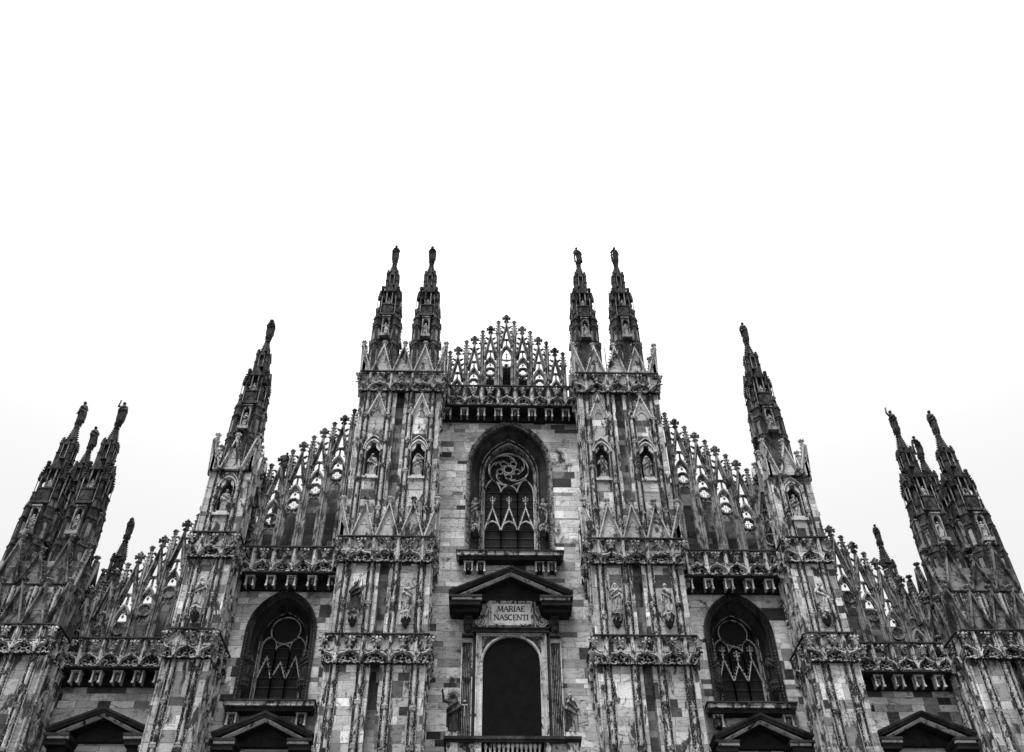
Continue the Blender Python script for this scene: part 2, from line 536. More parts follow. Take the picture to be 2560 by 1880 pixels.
def blind_gable_mesh(p, h, side=0, fin=True, gm=None):
    mb = MB()
    w = p/2-.03
    if side == 0: tri = [(-w, 0), (w, 0), (0, h)]; path = [(-w, 0), (0, h), (w, 0)]
    elif side > 0: tri = [(0, 0), (w, 0), (0, h)]; path = [(0, h), (w, 0)]
    else: tri = [(-w, 0), (0, 0), (0, h)]; path = [(-w, 0), (0, h)]
    mb.prism(tri, 0, .22)
    mb.sweep(path, [(-.19, .02), (-.19, -.03), (-.14, -.03), (-.14, -.10), (-.08, -.06), (-.06, -.20), (.02, -.20), (.02, .22)])
    inner = pointed(.62*w, h*.52, 8)
    if side > 0: inner = [q for q in inner if q[0] >= -1e-6]
    if side < 0: inner = [q for q in inner if q[0] <= 1e-6]
    if len(inner) > 1: mb.bar(inner, .035, -.03, .01)
    if side == 0:
        mb.bar(pointed(.32*w, h*.24, 6, 0, h*.42), .03, -.025, .01)
        mb.bar([(-.4*w, h*.36), (.4*w, h*.36)], .025, -.02, .01)
    for sx in (-1, 1):
        if side and sx != side: continue
        crockets(mb, (sx*w*.95, .08), (sx*.08, h-.12), .0, .13, .30, sx)
    if fin: gable_finial(mb, 0, .06, h)
    return mb.mesh("blind_gable", gm or M['plain'])
def colonnette_mesh(L, seed):
    """clustered shaft with bands of carved leafwork either side, z from 0 to L"""
    rnd = random.Random(seed)
    mb = MB()
    mb.use(2)
    mb.box(-.235, .235, -.02, .05, 0, L)
    mb.use(1)
    mb.lathe(0, -.08, [(.075, 0), (.075, L)], 8)
    for sx in (-1, 1):
        mb.box(sx*.26, sx*.236, -.07, .05, 0, L)
        mb.lathe(sx*.085, -.04, [(.02, 0), (.02, L)], 5)
    mb.use(0)
    for sx in (-1, 1):
        z = .08; i = 0
        while z < L-.08:
            w = sx*(.165+.02*(1 if i % 2 else -1))
            mb.octa(w, -.045, z, .022, .035, .075, .75*(1 if i % 2 else -1))
            if i % 3 == 0: mb.octa(w-sx*.03*(1 if i % 2 else -1), -.05, z+.07, .028, .035, .028)
            z += .155; i += 1
    z = rnd.uniform(1.2, 2.4)
    while z < L-.5:
        mb.lathe(0, -.06, [(.09, z-.3), (.12, z-.2), (.15, z-.12), (.15, z-.06), (.18, z-.05), (.18, z+.03), (.10, z+.06)], 8)
        for a in range(5): mb.octa(-.14+.07*a, -.17, z-.18, .035, .04, .08)
        z += rnd.uniform(2.0, 3.4)
    return mb.mesh("colonnette", [M['carved'], M['shaft'], M['dark']])

# ------------------------------------------------------------------ statues
def statue_mesh(name, seed, mat, arms=((-.20, .0, .60, -.10, -.12, .66), (.19, .0, .62, .05, -.13, .70)), veil=False, beard=False, bald=False, cloak=1, turn=0.0, sway=.02, extra=None):
    rnd = random.Random(seed)
    ph = rnd.uniform(0, 6)
    mb = MB()
    N = 30
    keys = [(0.0, .135, .115), (.05, .132, .11), (.25, .118, .10), (.42, .122, .10), (.52, .122, .10), (.62, .104, .085), (.70, .112, .09), (.765, .118, .08), (.80, .10, .065), (.825, .055, .05), (.87, .045, .045)]
    def rad(z):
        for a, b in zip(keys, keys[1:]):
            if z <= b[0]:
                t = (z-a[0])/(b[0]-a[0])
                return a[1]+(b[1]-a[1])*t, a[2]+(b[2]-a[2])*t
        return keys[-1][1], keys[-1][2]
    def axis(z):
        return sway*sin(z*3.4+ph*.2)*1.2, -.02*sin(z*2.5)
    rows = []
    zs = [i*.0218 for i in range(41)]
    for z in zs:
        a, b = rad(z); ox, oy = axis(z); row = []
        for i in range(N):
            t = 2*pi*i/N
            low = max(0, min(1, (.62-z)/.25)); hi_ = max(0, min(1, (.82-z)/.1))*(1-low)
            f = 1+low*(.19*sin(7*t+ph+1.5*sin(z*6+ph))+.07*sin(13*t+ph*2+3*z))
            f += hi_*.12*sin(3*t+ph+34*z*(1 if cloak else .3))
            # forward knee
            f += .16*math.exp(-((z-.30)/.1)**2)*max(0, cos(t+pi/2-.5*(1 if seed % 2 else -1)))**4
            row.append(mb.p(ox+a*f*cos(t), oy+b*f*sin(t), z))
        rows.append(row)
    mb.f.append(rows[0][::-1]); mb.f.append(rows[-1][:])
    for A, B in zip(rows, rows[1:]):
        for i in range(N):
            j = (i+1) % N
            mb.f.append([A[i], A[j], B[j], B[i]])
    ox, oy = axis(.86)
    # feet
    for sx in (-1, 1): mb.ball(sx*.055, -.10, .02, .035, .075, .025, 8, 6)
    # head and face
    hx, hy, hz = ox+turn*.02, oy-.018, .925
    mb.ball(hx, hy, hz, .056, .066, .076, 14, 10)
    mb.ball(hx, hy+.012, hz+.012, .064, .066, .07, 12, 8)            # hair
    fx = hx+turn*.03
    mb.tube((fx, hy-.062, hz+.012), (fx, hy-.078, hz-.016), .007, .012, 6)   # nose
    for sx in (-1, 1):
        mb.ball(fx+sx*.022, hy-.058, hz+.016, .016, .010, .006, 6, 4)        # brow
        mb.ball(fx+sx*.024, hy-.054, hz-.014, .013, .012, .012, 6, 4)        # cheek
        mb.ball(hx+sx*.06, hy+.004, hz, .008, .014, .02, 6, 4)               # ear
    mb.ball(fx, hy-.058, hz-.034, .017, .010, .006, 6, 4)                    # lips
    mb.ball(fx, hy-.052, hz-.055, .016, .016, .013, 6, 4)                    # chin
    if beard:
        mb.ball(fx, hy-.05, hz-.068, .036, .032, .045, 10, 8)
        mb.ball(fx, hy-.055, hz-.10, .022, .022, .04, 8, 6)
    if veil:
        mb.ball(hx, hy+.02, hz+.01, .078, .075, .088, 12, 8)
        for sx in (-1, 1): mb.tube((hx+sx*.066, hy+.012, hz), (hx+sx*.10, hy+.02, hz-.17), .03, .045, 8)
    elif not bald:
        mb.ball(hx, hy+.035, hz-.03, .05, .045, .06, 10, 8)
    # arms: shoulder, elbow, wrist, hand with five fingers
    for k, (ex, ey, ez, wx, wy, wz) in enumerate(arms):
        sx = -1 if k == 0 else 1
        S = Vector((ox+sx*.095, oy, .775)); E = Vector((ex*.80, ey, ez)); W = Vector((wx*.82, wy, wz))
        mb.ball(S.x, S.y, S.z, .043, .043, .043, 10, 8)
        mb.tube(S, E, .042, .036, 10); mb.ball(E.x, E.y, E.z, .037, .037, .037, 10, 8)
        mb.tube(E, W, .037, .024, 10)
        if ez < .7: mb.tube(E+(W-E)*.45, (E+(W-E)*.5)+Vector((0, .01, -.13)), .035, .012, 8)   # hanging sleeve
        d = (W-E).normalized(); H = W+d*.03
        mb.tube(W, W+d*.055, .024, .021, 8)
        side = d.cross(Vector((0, 1, 0.2))).normalized()
        for q in range(4):
            b0 = W+d*.045+side*(q-1.5)*.012
            b1 = b0+d*(.026+.005*(q in (1, 2)))+Vector((0, -.006, 0))
            b2 = b1+d*.014+Vector((0, -.018, -.008))
            mb.tube(b0, b1, .0078, .007, 6); mb.tube(b1, b2, .007, .006, 6)
        th = W+d*.015+side*.024
        mb.tube(th, th+d*.03+side*.018+Vector((0, -.01, 0)), .009, .007, 6)
    if cloak:
        # mantle slung across the body, falling in a swag down one side
        sd = -1 if seed % 2 else 1
        pts = [(sd*.12, .05, .79), (sd*.07, -.09, .74), (-sd*.02, -.125, .66), (-sd*.12, -.10, .58), (-sd*.145, .0, .53)]
        for a, b in zip(pts, pts[1:]): mb.tube(a, b, .034, .036, 8)
        pts = [(sd*.13, -.05, .66), (sd*.10, -.12, .56), (-sd*.02, -.135, .48), (-sd*.13, -.07, .44)]
        for a, b in zip(pts, pts[1:]): mb.tube(a, b, .03, .034, 8)
        pts = [(-sd*.125, -.02, .55), (-sd*.13, -.01, .35), (-sd*.125, .0, .16)]
        for a, b in zip(pts, pts[1:]): mb.tube(a, b, .035, .035, 8)
        pts = [(sd*.12, .05, .75), (sd*.15, .05, .5), (sd*.13, .06, .1)]
        for a, b in zip(pts, pts[1:]): mb.tube(a, b, .035, .045, 8)
    if extra: extra(mb)
    me0 = mb.mesh(name+"_raw", mat)
    o = bpy.data.objects.new("tmp", me0); COL.objects.link(o)
    r = o.modifiers.new("r", 'REMESH'); r.mode = 'VOXEL'; r.voxel_size = .0085; r.use_smooth_shade = True
    sm = o.modifiers.new("s", 'SMOOTH'); sm.factor = .4; sm.iterations = 1
    dg = bpy.context.evaluated_depsgraph_get()
    me = bpy.data.meshes.new_from_object(o.evaluated_get(dg))
    me.name = name
    me.materials.clear(); me.materials.append(mat)
    for q in me.polygons: q.use_smooth = True
    bpy.data.objects.remove(o); bpy.data.meshes.remove(me0)
    return me

ARMS = {
    'hold': ((-.20, -.02, .60, -.05, -.15, .64), (.20, -.02, .61, .04, -.15, .69)),
    'chest': ((-.22, -.03, .63, -.06, -.14, .74), (.19, .0, .57, .20, -.08, .44)),
    'pray': ((-.19, -.05, .62, -.02, -.17, .76), (.19, -.05, .62, .02, -.17, .76)),
    'raise': ((-.27, -.02, .80, -.22, -.04, 1.0), (.20, .0, .60, .09, -.13, .55)),
    'raise_r': ((-.19, .0, .60, -.10, -.13, .56), (.27, -.02, .82, .19, -.05, .96)),
    'down': ((-.19, .0, .58, -.21, -.05, .42), (.19, .0, .58, .15, -.10, .46)),
    'hip': ((-.23, .0, .62, -.12, -.08, .52), (.20, -.01, .60, .20, -.09, .44)),
    'spread': ((-.25, -.04, .68, -.30, -.14, .78), (.25, -.04, .68, .30, -.12, .76)),
}
def book(x, z):
    return lambda mb: mb.box(x-.07, x+.07, -.20, -.14, z-.09, z+.09)
def staff(x):
    return lambda mb: mb.tube((x, -.13, .0), (x, -.13, 1.02), .014, .014, 8)
STAT = {}
def statue(key):
    if key in STAT: return STAT[key]
    dark = key.startswith('d_')
    k = key[2:] if dark else key
    mixed = key.startswith('m_')
    if mixed: k = key[2:]
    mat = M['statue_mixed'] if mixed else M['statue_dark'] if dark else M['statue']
    spec = {
        'beard_toga': dict(seed=1, arms=ARMS['chest'], beard=True),
        'veil_raise': dict(seed=2, arms=((-.19, -.03, .63, -.03, -.15, .67), (.24, -.04, .78, .09, -.08, .90)), veil=True),
        'slim': dict(seed=3, arms=ARMS['pray'], cloak=0, sway=.04),
        'bishop': dict(seed=4, arms=ARMS['hold'], beard=True, extra=book(0.0, .68)),
        'elder': dict(seed=5, arms=ARMS['hip'], beard=True, turn=.6),
        'scroll': dict(seed=6, arms=ARMS['chest'], beard=True, extra=staff(.2)),
        'reach': dict(seed=7, arms=ARMS['raise_r'], beard=True),
        'prophet': dict(seed=8, arms=ARMS['spread'], beard=True, veil=True),
        'youth': dict(seed=9, arms=ARMS['down'], sway=.045, cloak=1, bald=True),
        'mother': dict(seed=10, arms=ARMS['hold'], veil=True, extra=lambda mb: (mb.ball(.09, -.13, .70, .05, .05, .09), mb.ball(.08, -.14, .81, .036, .036, .04))),
        'raised': dict(seed=12, arms=ARMS['raise'], sway=.03),
        'folded': dict(seed=13, arms=ARMS['hold']),
        'plain': dict(seed=14, arms=ARMS['down'], sway=.03),
        'hip': dict(seed=15, arms=ARMS['hip'], sway=.05),
        'hood': dict(seed=16, arms=ARMS['pray'], veil=True),
        'law': dict(seed=22, arms=((-.30, -.02, .80, -.33, -.06, 1.0), (.22, -.02, .64, .30, -.14, .66)), veil=True, bald=True),
        'tablet': dict(seed=23, arms=((-.22, -.03, .64, -.16, -.12, .76), (.20, -.02, .62, .20, -.12, .58)), beard=True, bald=True),
    }[k]
    seed = spec.pop('seed')
    STAT[key] = statue_mesh("statue", seed, mat, **spec)
    return STAT[key]
def put_statue(key, label, x, y, z, h, rot=0.0, group=None, plinth=None):
    o = thing("statue", statue(key), label, "statue", (x, y, z), rot, group)
    o.scale = (h, h, h)
    if plinth:
        r, ph = plinth
        mb = MB()
        mb.box(-r, r, -r*.8, r*.8, -ph, -.004)
        mb.box(-r*1.15, r*1.15, -r*.95, r*.95, -ph-.06, -ph)
        q = bpy.data.objects.new("plinth", mb.mesh("plinth", M['light'])); COL.objects.link(q)
        q.parent = o; q.scale = (1/h, 1/h, 1/h)
    return o

# ------------------------------------------------------------------ ground
mb = MB(); mb.face([(-400, -400, 0), (400, -400, 0), (400, 400, 0), (-400, 400, 0)])
g = part("piazza_ground", mb.mesh("piazza_ground", M['paving']), None); g['kind'] = 'structure'

# ------------------------------------------------------------------ cathedral
cath = bpy.data.objects.new("cathedral", None); COL.objects.link(cath)
WL[cath.name] = Vector((0, 0, 0))
cath['label'] = "grey marble gothic cathedral front with stepped openwork gables and statue topped spires"
cath['category'] = "cathedral"

T = -3.0       # front plane of the buttresses
YB = 1.2       # their back

# ---- walls of the five bays
def wall(x0, x1, z1, win=None, thick=3.2, z0=0.0):
    mb = MB()
    if win:
        cx, w, zb, zs, rise = win
        wall_hole(mb, x0, x1, z0, z1, arch_path(w, zb, zs, rise, 14, cx), 0, thick, True)
    else:
        mb.box(x0, x1, 0, thick, z0, z1)
    return part("wall", mb.mesh("wall", M['ashlar']), cath)
CW = (-.05, 2.85, 35.1, 42.45, 3.9)
SWX = 13.68
def two_holes(x0, x1, zmid, z1, upper, lower):
    mb = MB()
    wall_hole(mb, x0, x1, zmid, z1, upper, 0, 3.2)
    wall_hole(mb, x0, x1, 0, zmid-.0, lower, 0, 3.2)
    return part("wall", mb.mesh("wall", M['ashlar']), cath)
round_arch = [(-1.66, 21.3)] + [(-1.66*cos(pi*i/20), 27.80+1.66*sin(pi*i/20)) for i in range(21)] + [(1.66, 21.3)]
two_holes(-4.9, 4.9, 33.0, 47.2, arch_path(2.85, 35.1, 42.45, 3.9, 16, -.05), round_arch)
for s in (-1, 1):
    wall(min(s*10.3, s*16.9), max(s*10.3, s*16.9), 33.6, (s*SWX, 2.03, 25.25, 29.85, 2.72))
    wall(min(s*19.0, s*25.7), max(s*19.0, s*25.7), 27.3)

# ---- windows
def window(cx, w, zb, zs, rise, depth, wi, off_apex, label):
    """stepped, splayed pointed frame; wi = inner half width"""
    d = w-wi
    mb = MB()
    path = arch_path(w, zb, zs, rise, 16, cx)
    # moulded hood and steps into the wall
    mb.sweep(path, [(.07, .0), (.07, -.12), (-.02, -.16), (-.06, -.05), (-.11, -.09), (-.16, .02), (-.18, .06)], False, False)
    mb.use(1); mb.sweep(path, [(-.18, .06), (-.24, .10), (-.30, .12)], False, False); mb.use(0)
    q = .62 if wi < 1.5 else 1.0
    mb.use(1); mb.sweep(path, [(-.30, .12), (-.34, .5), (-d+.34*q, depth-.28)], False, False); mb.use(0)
    q = .62 if wi < 1.5 else 1.0
    mb.sweep(path, [(-d+.34*q, depth-.28), (-d+.30*q, depth-.42), (-d+.22*q, depth-.42)], False, False)
    mb.use(1)
    mb.sweep(path, [(-d+.22*q, depth-.42), (-d+.20*q, depth-.26), (-d+.12*q, depth-.24)], False, False)
    mb.use(0)
    mb.sweep(path, [(-d+.12*q, depth-.24), (-d+.10*q, depth-.32), (-d+.02*q, depth-.28), (-d, depth), (-d, depth+.3)], False, False)
    rnd = random.Random(5)
    pz = [q for q in path]
    # carved beads along hood and inner order
    for off, yy, st, sz in ((-.19, -.02, .2, .06), (-d+.26, depth-.45, .2, .05)):
        acc = 0
        pp = arch_path(w+off, zb, zs, rise+off*1.02, 40, cx)
        for (xa, za), (xb, zb_) in zip(pp, pp[1:]):
            L = hypot(xb-xa, zb_-za); t = 0
            k = int(L/st)
            for i in range(max(1, k) if L > st else (1 if rnd.random() < L/st else 0)):
                u = (i+.5)/max(1, k)
                mb.octa(xa+(xb-xa)*u, yy, za+(zb_-za)*u, sz, sz, sz*1.2)
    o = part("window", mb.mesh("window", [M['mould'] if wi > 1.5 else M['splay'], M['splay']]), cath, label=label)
    js = MB()
    for sx in (-1, 1):
        for xx, yy, r in ((w+.02, -.06, .05), (w-.10, -.02, .035), (wi+.14*q, depth-.30, .03), (wi+.03, depth-.22, .04)):
            js.lathe(cx+sx*xx, yy, [(r, zb), (r, zs+.25)], 6)
            z = zb+.1
            while z < zs and r > .036:
                js.octa(cx+sx*(xx-.06), yy, z, .03, .03, .07, .5); z += .2
    if wi < 1.5: js.bar(pointed(wi+.05, rise*wi/w*1.06, 12, cx, zs), .035, depth-.26, depth-.2)
    part("jamb_shafts", js.mesh("jamb_shafts", M['carved']), o)
    gl = MB()
    gl.prism(arch_path(wi+.02, zb, zs, rise*wi/w*1.12, 12, cx), depth+.24, depth+.3)
    part("glass", gl.mesh("glass", M['glass']), o)
    sb = MB(); z = zb+.55
    while z < zs:
        sb.box(cx-wi, cx+wi, depth+.19, depth+.22, z, z+.03); z += .62
    part("saddle_bars", sb.mesh("saddle_bars", M['iron']), o)
    return o
cwin = window(-.05, 2.85, 35.1, 42.45, 3.9, 1.3, 1.72, 0, "tall central window with whirling rose tracery")
def lancets(o, cx, pitch, zb, lz, gspr, gtip, upspr, uptips, y, sill_finial=True):
    """three lights: mullions, small gablets half way and pointed heads above"""
    mb = MB()
    for k in (-1, 0, 1):
        x = cx+k*pitch; tw = .065 if lz else .05
        mb.bar(arch_path(pitch/2, zb, upspr[abs(k)], uptips[abs(k)]-upspr[abs(k)], 8, x), tw, y, y+.16)
    mb.bar([(cx-1.5*pitch-.02, zb), (cx-1.5*pitch-.02, upspr[1])], tw*1.4, y-.05, y+.16)
    mb.bar([(cx+1.5*pitch+.02, zb), (cx+1.5*pitch+.02, upspr[1])], tw*1.4, y-.05, y+.16)
    me = mb.mesh("mullions", M['light'])
    part("mullions", me, o)
    for k in (-1, 0, 1):
        x = cx+k*pitch; gt = gtip[abs(k)]
        g = MB()
        hw = pitch/2
        if lz: g.bar(pointed(hw-.02, lz-gspr, 8, 0, gspr), .07, -.06, .06)
        g.bar([(-hw+.03, gspr), (0, gt), (hw-.03, gspr)], .07 if lz else .05, -.10, .04)
        for sx in (-1, 1): crockets(g, (sx*hw*.9, gspr+.15), (sx*.04, gt-.05), -.06, .075, .2, sx)
        if sill_finial:
            g.lathe(0, -.05, [(.04, gt-.05), (.035, gt+.25), (.10, gt+.28), (.10, gt+.32), (.05, gt+.36), (.05, gt+.6), (.03, gt+.92)], 6)
            for sx in (-1, 1):
                g.octa(sx*.12, -.06, gt+.58, .11, .06, .07, .7*sx); g.octa(sx*.15, -.06, gt+.76, .07, .05, .06)
            g.octa(0, -.08, gt+.84, .08, .06, .1)
        part("gablet", cached(("gablet", pitch, gt, gspr, lz, sill_finial), lambda: g.mesh("gablet", M['light'])), o, (x, y, 0))
lancets(cwin, -.05, 1.12, 35.1, 38.72, 38.0, (39.78, 39.78), (41.05, 41.05), (41.74, 42.25), 1.27)
# whirling rose
rz, rx, rr = 43.1, -.08, 1.38
mb = MB()
mb.bar(circ(rx, rz, rr, 48), .075, 0, .14, True)
mb.bar(circ(rx, rz, .31, 24), .06, 0, .12, True)
for k in range(5):
    a = pi/2+pi*.2+k*2*pi/5
    cx, cz = rx+.62*cos(a), rz+.62*sin(a)
    mb.bar(circ(cx, cz, .22, 18), .05, 0, .12, True)
    for a0, a1, r0, r1, ww in ((a+.05, a+1.62, .86, rr, .05), (a-.62, a+.55, .40, .97, .04)):
        pts = []
        for i in range(13):
            t = i/12
            R = r0+(r1-r0)*sin(t*pi/2)**.8
            pts.append((rx+R*cos(a0+(a1-a0)*t), rz+R*sin(a0+(a1-a0)*t)))
        mb.bar(pts, ww, 0, .12)
    b = a+pi/5
    mb.bar([(rx+.30*cos(b), rz+.30*sin(b)), (rx+.55*cos(b), rz+.55*sin(b))], .04, .01, .1)
part("rose_tracery", mb.mesh("rose_tracery", M['light']), cwin, (0, 1.27, 0))
# faint cusped foils in the heads of the lights
for k in (-1, 0, 1):
    x = -.05+k*1.12; zc = 41.35 if k == 0 else 41.6
    mb = MB()
    mb.bar([(-.3, 0), (-.08, .08), (0, .34), (.08, .08), (.3, 0), (.08, -.08), (0, -.32), (-.08, -.08)], .025, 0, .06, True)
    part("cusped_foil", mb.mesh("cusped_foil", M['dark']), cwin, (x, 1.34, zc))

def head_bracket(mb, x, y, z, w=.56, h=.72, d=.75):
    """boxed corbel with two scroll cheeks and a carved head between them; top at z, front at y"""
    for sx in (-1, 1):
        mb.box(x+sx*w/2, x+sx*(w/2-.085), y, y+d, z-h, z)
        mb.box(x+sx*(w/2+.03), x+sx*(w/2-.11), y-.04, y+.1, z-h, z-h+.10)
    mb.use(1); mb.box(x-w/2+.085, x+w/2-.085, y+.3, y+d, z-h*.9, z)  # dark fill paints in the shade between the cheeks
    mb.use(0); mb.box(x-w/2-.03, x+w/2+.03, y-.03, y+d, z-.07, z)
    mb.use(2); mb.ball(x, y+.2, z-h*.48, .12, .13, .2, 8, 6)
    mb.ball(x, y+.08, z-h*.52, .03, .05, .05, 6, 4)
    for sx in (-1, 1):
        mb.ball(x+sx*.06, y+.1, z-h*.42, .035, .035, .03, 6, 4)
        mb.ball(x+sx*.13, y+.2, z-h*.4, .05, .06, .1, 6, 4)
    mb.ball(x, y+.12, z-h*.74, .08, .08, .08, 6, 4)
def sill(o, cx, hw, ztop, xs, yy=-.9, bz=None):
    mb = MB()
    mb.box(cx-hw, cx+hw, yy+.04, .1, ztop-.30, ztop-.05)
    s2 = MB(); s2.box(cx-hw-.06, cx+hw+.06, yy-.04, .1, ztop-.048, ztop+.03); part("sill_cap", s2.mesh("sill_cap", M['dark']), o)
    part("sill", mb.mesh("sill", M['carved']), o)
    mb = MB(); mb.box(cx-hw+.12, cx+hw-.12, yy+.2, .1, ztop-.55, ztop-.302)  # underside coloured near black, soot and shade under the sill together
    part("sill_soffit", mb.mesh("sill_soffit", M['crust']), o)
    for x in xs:
        b = MB(); head_bracket(b, 0, 0, 0, .54, .74, .6)
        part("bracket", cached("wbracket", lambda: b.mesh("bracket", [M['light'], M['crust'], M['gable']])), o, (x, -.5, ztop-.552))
sill(cwin, -.05, 3.33, 35.08, (-2.65, -1.88, 1.8, 2.57))
put_statue('m_prophet', "marble statue with arms spread standing in the left splay of the central window", -2.33, .3, 37.75, 2.1)
put_statue('m_reach', "marble statue with one arm lifted standing in the right splay of the central window", 2.2, .3, 37.75, 2.1)
def console(me_mat='carved', r=.33, h=1.0):
    mb = MB()
    mb.lathe(0, 0, [(.05, -h), (r*.45, -h*.85), (r*.72, -h*.55), (r*.86, -h*.34), (r*.9, -h*.26), (r*1.12, -h*.2), (r*1.12, -h*.13), (r*.98, -h*.1), (r*1.02, -h*.02), (r*.95, 0)], 8)
    for k in range(8):
        a = pi/8+k*pi/4
        mb.tube((r*.98*cos(a), r*.98*sin(a), -h*.24), (r*.82*cos(a), r*.82*sin(a), -h*.62), .045, .03, 5)
        a += pi/8
        mb.octa(r*.85*cos(a), r*.85*sin(a), -h*.45, .07, .07, .1)
    mb.use(1)
    mb.lathe(0, 0, [(.05, -h*1.01), (r*.5, -h*.86), (r*.77, -h*.55), (r*.84, -h*.46)], 8)  # lower bell coloured dark: shade under the console painted on
    return mb.mesh("console", [M[me_mat], M['crust']])
CON = console()
for x in (-2.33, 2.2): part("console", CON, cwin, (x, .32, 37.745))

for s in (-1, 1):
    side = "left" if s < 0 else "right"
    X = s*SWX
    w = window(X, 2.03, 25.25, 29.85, 2.72, 1.3, 1.30, 0, side+" side window with a plain round light over three gablets")
    lancets(w, X, .85, 25.25, 0, 27.5, (28.5, 28.85), (29.3, 29.55), (29.72, 30.2), 1.27, s > 0)
    mb = MB(); mb.bar(circ(X-s*.0, 30.63, .88, 36), .05, 0, .14, True)
    part("round_tracery", mb.mesh("round_tracery", M['carved' if s > 0 else 'light']), w, (0, 1.27, 0))
    sill(w, s*13.5, 2.52, 25.24, (s*11.55, s*15.5) if s > 0 else (-15.5, -11.68))
    for dx in (-1.68, 1.68):
        part("console", cached('dcon', lambda: console('dark')), w, (X+dx, .3, 27.0))
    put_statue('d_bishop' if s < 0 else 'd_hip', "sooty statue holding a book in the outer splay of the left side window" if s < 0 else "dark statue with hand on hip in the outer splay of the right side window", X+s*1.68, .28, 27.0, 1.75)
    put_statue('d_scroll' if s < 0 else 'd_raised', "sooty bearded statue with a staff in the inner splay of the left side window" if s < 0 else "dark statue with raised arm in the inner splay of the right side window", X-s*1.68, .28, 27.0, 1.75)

# ---- pediments
def pediment(parent, cx, zc, half, rise, y0=-1.5, ret=1.55, tb=-.22):
    mb = MB()
    path = [(cx-half, zc), (cx, zc+rise), (cx+half, zc)]
    mb.sweep(path, [(-.20, .05), (-.20, y0+.05), (-.10, y0), (-.06, y0-.08), (.06, y0-.12), (.06, .05)])
    for sx in (-1, 1):
        mb.box(cx+sx*half, cx+sx*(half-ret), y0-.06, .05, zc-.36, zc-.22)
    o = part("pediment", mb.mesh("pediment", M['dark']), parent)
    l = MB()
    l.sweep([(cx-half+.55, zc-.10), (cx, zc+rise-.21), (cx+half-.55, zc-.10)], [(-.15, y0+.42), (-.15, y0+.32), (-.05, y0+.16), (-.01, y0+.16), (-.01, y0+.42)])
    for sx in (-1, 1):
        l.box(cx+sx*(half-.2), cx+sx*(half-ret+.02), y0+.02, y0+.2, zc-.50, zc-.364)
    part("cornice_moulding", l.mesh("cornice_moulding", M['light']), parent)
    t = MB()
    t.prism([(cx-half+.7-tb*.5, zc+tb), (cx-half+.7-tb*.5, zc+tb+.02), (cx, zc+rise-.36), (cx+half-.7+tb*.5, zc+tb+.02), (cx+half-.7+tb*.5, zc+tb)], -.35, .03)
    t.sweep([(cx-half+.55, zc-.10), (cx, zc+rise-.21), (cx+half-.55, zc-.10)], [(-.14, .04), (-.14, y0+.424), (-.02, y0+.424), (-.02, .04)])
    for sx in (-1, 1):
        t.box(cx+sx*(half-.22), cx+sx*(half-ret+.04), y0+.204, .04, zc-.503, zc-.366)
    part("tympanum", t.mesh("tympanum", M['crust']), parent)  # recess and raking underside carry painted shade besides soot
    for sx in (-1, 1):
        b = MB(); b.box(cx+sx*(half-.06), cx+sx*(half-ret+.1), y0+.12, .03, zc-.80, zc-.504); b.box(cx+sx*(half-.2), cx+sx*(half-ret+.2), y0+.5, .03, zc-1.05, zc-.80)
        part("soffit", b.mesh("soffit", M['crust']), parent)  # shade under the cornice returns is in this dark colour too
    return o

# ---- central balcony window with the inscription
bw = MB()
# architrave round the arch, spandrels and jamb
bw.sweep([(-2.08, 21.3), (-2.08, 29.64), (2.08, 29.64), (2.08, 21.3)], [(0, .02), (0, -.42), (-.08, -.46), (-.12, -.36), (-.16, -.36), (-.16, .02)])
sp = round_arch
for (xa, za), (xb, zb) in zip(sp, sp[1:]):
    if xb-xa > 1e-6: bw.face([(xa, -.28, za), (xb, -.28, zb), (xb, -.28, 29.52), (xa, -.28, 29.52)])
for sx in (-1, 1): bw.box(sx*1.66, sx*1.93, -.28, .01, 21.3, 29.52)
bw.sweep(sp, [(.14, -.27), (.14, -.34), (.06, -.36), (.0, -.30), (.0, -.19)], False, False)
bwin = part("balcony_window", bw.mesh("balcony_window", M['light']), cath, label="round arched balcony window under a triangular pediment with an inscribed plaque")
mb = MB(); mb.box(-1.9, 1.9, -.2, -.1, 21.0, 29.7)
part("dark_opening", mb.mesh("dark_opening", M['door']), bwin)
mb = MB()
for sx in (-1, 1):
    mb.box(sx*2.08, sx*2.2, -.30, .0, 21.3, 29.5)
    mb.box(sx*2.20, sx*2.26, -.42, .0, 21.3, 29.5)
mb.box(-2.24, 2.24, -.55, .0, 29.645, 29.86); mb.box(-2.3, 2.3, -.64, .0, 29.86, 29.93)
part("lintel", mb.mesh("lintel", M['dark']), bwin)
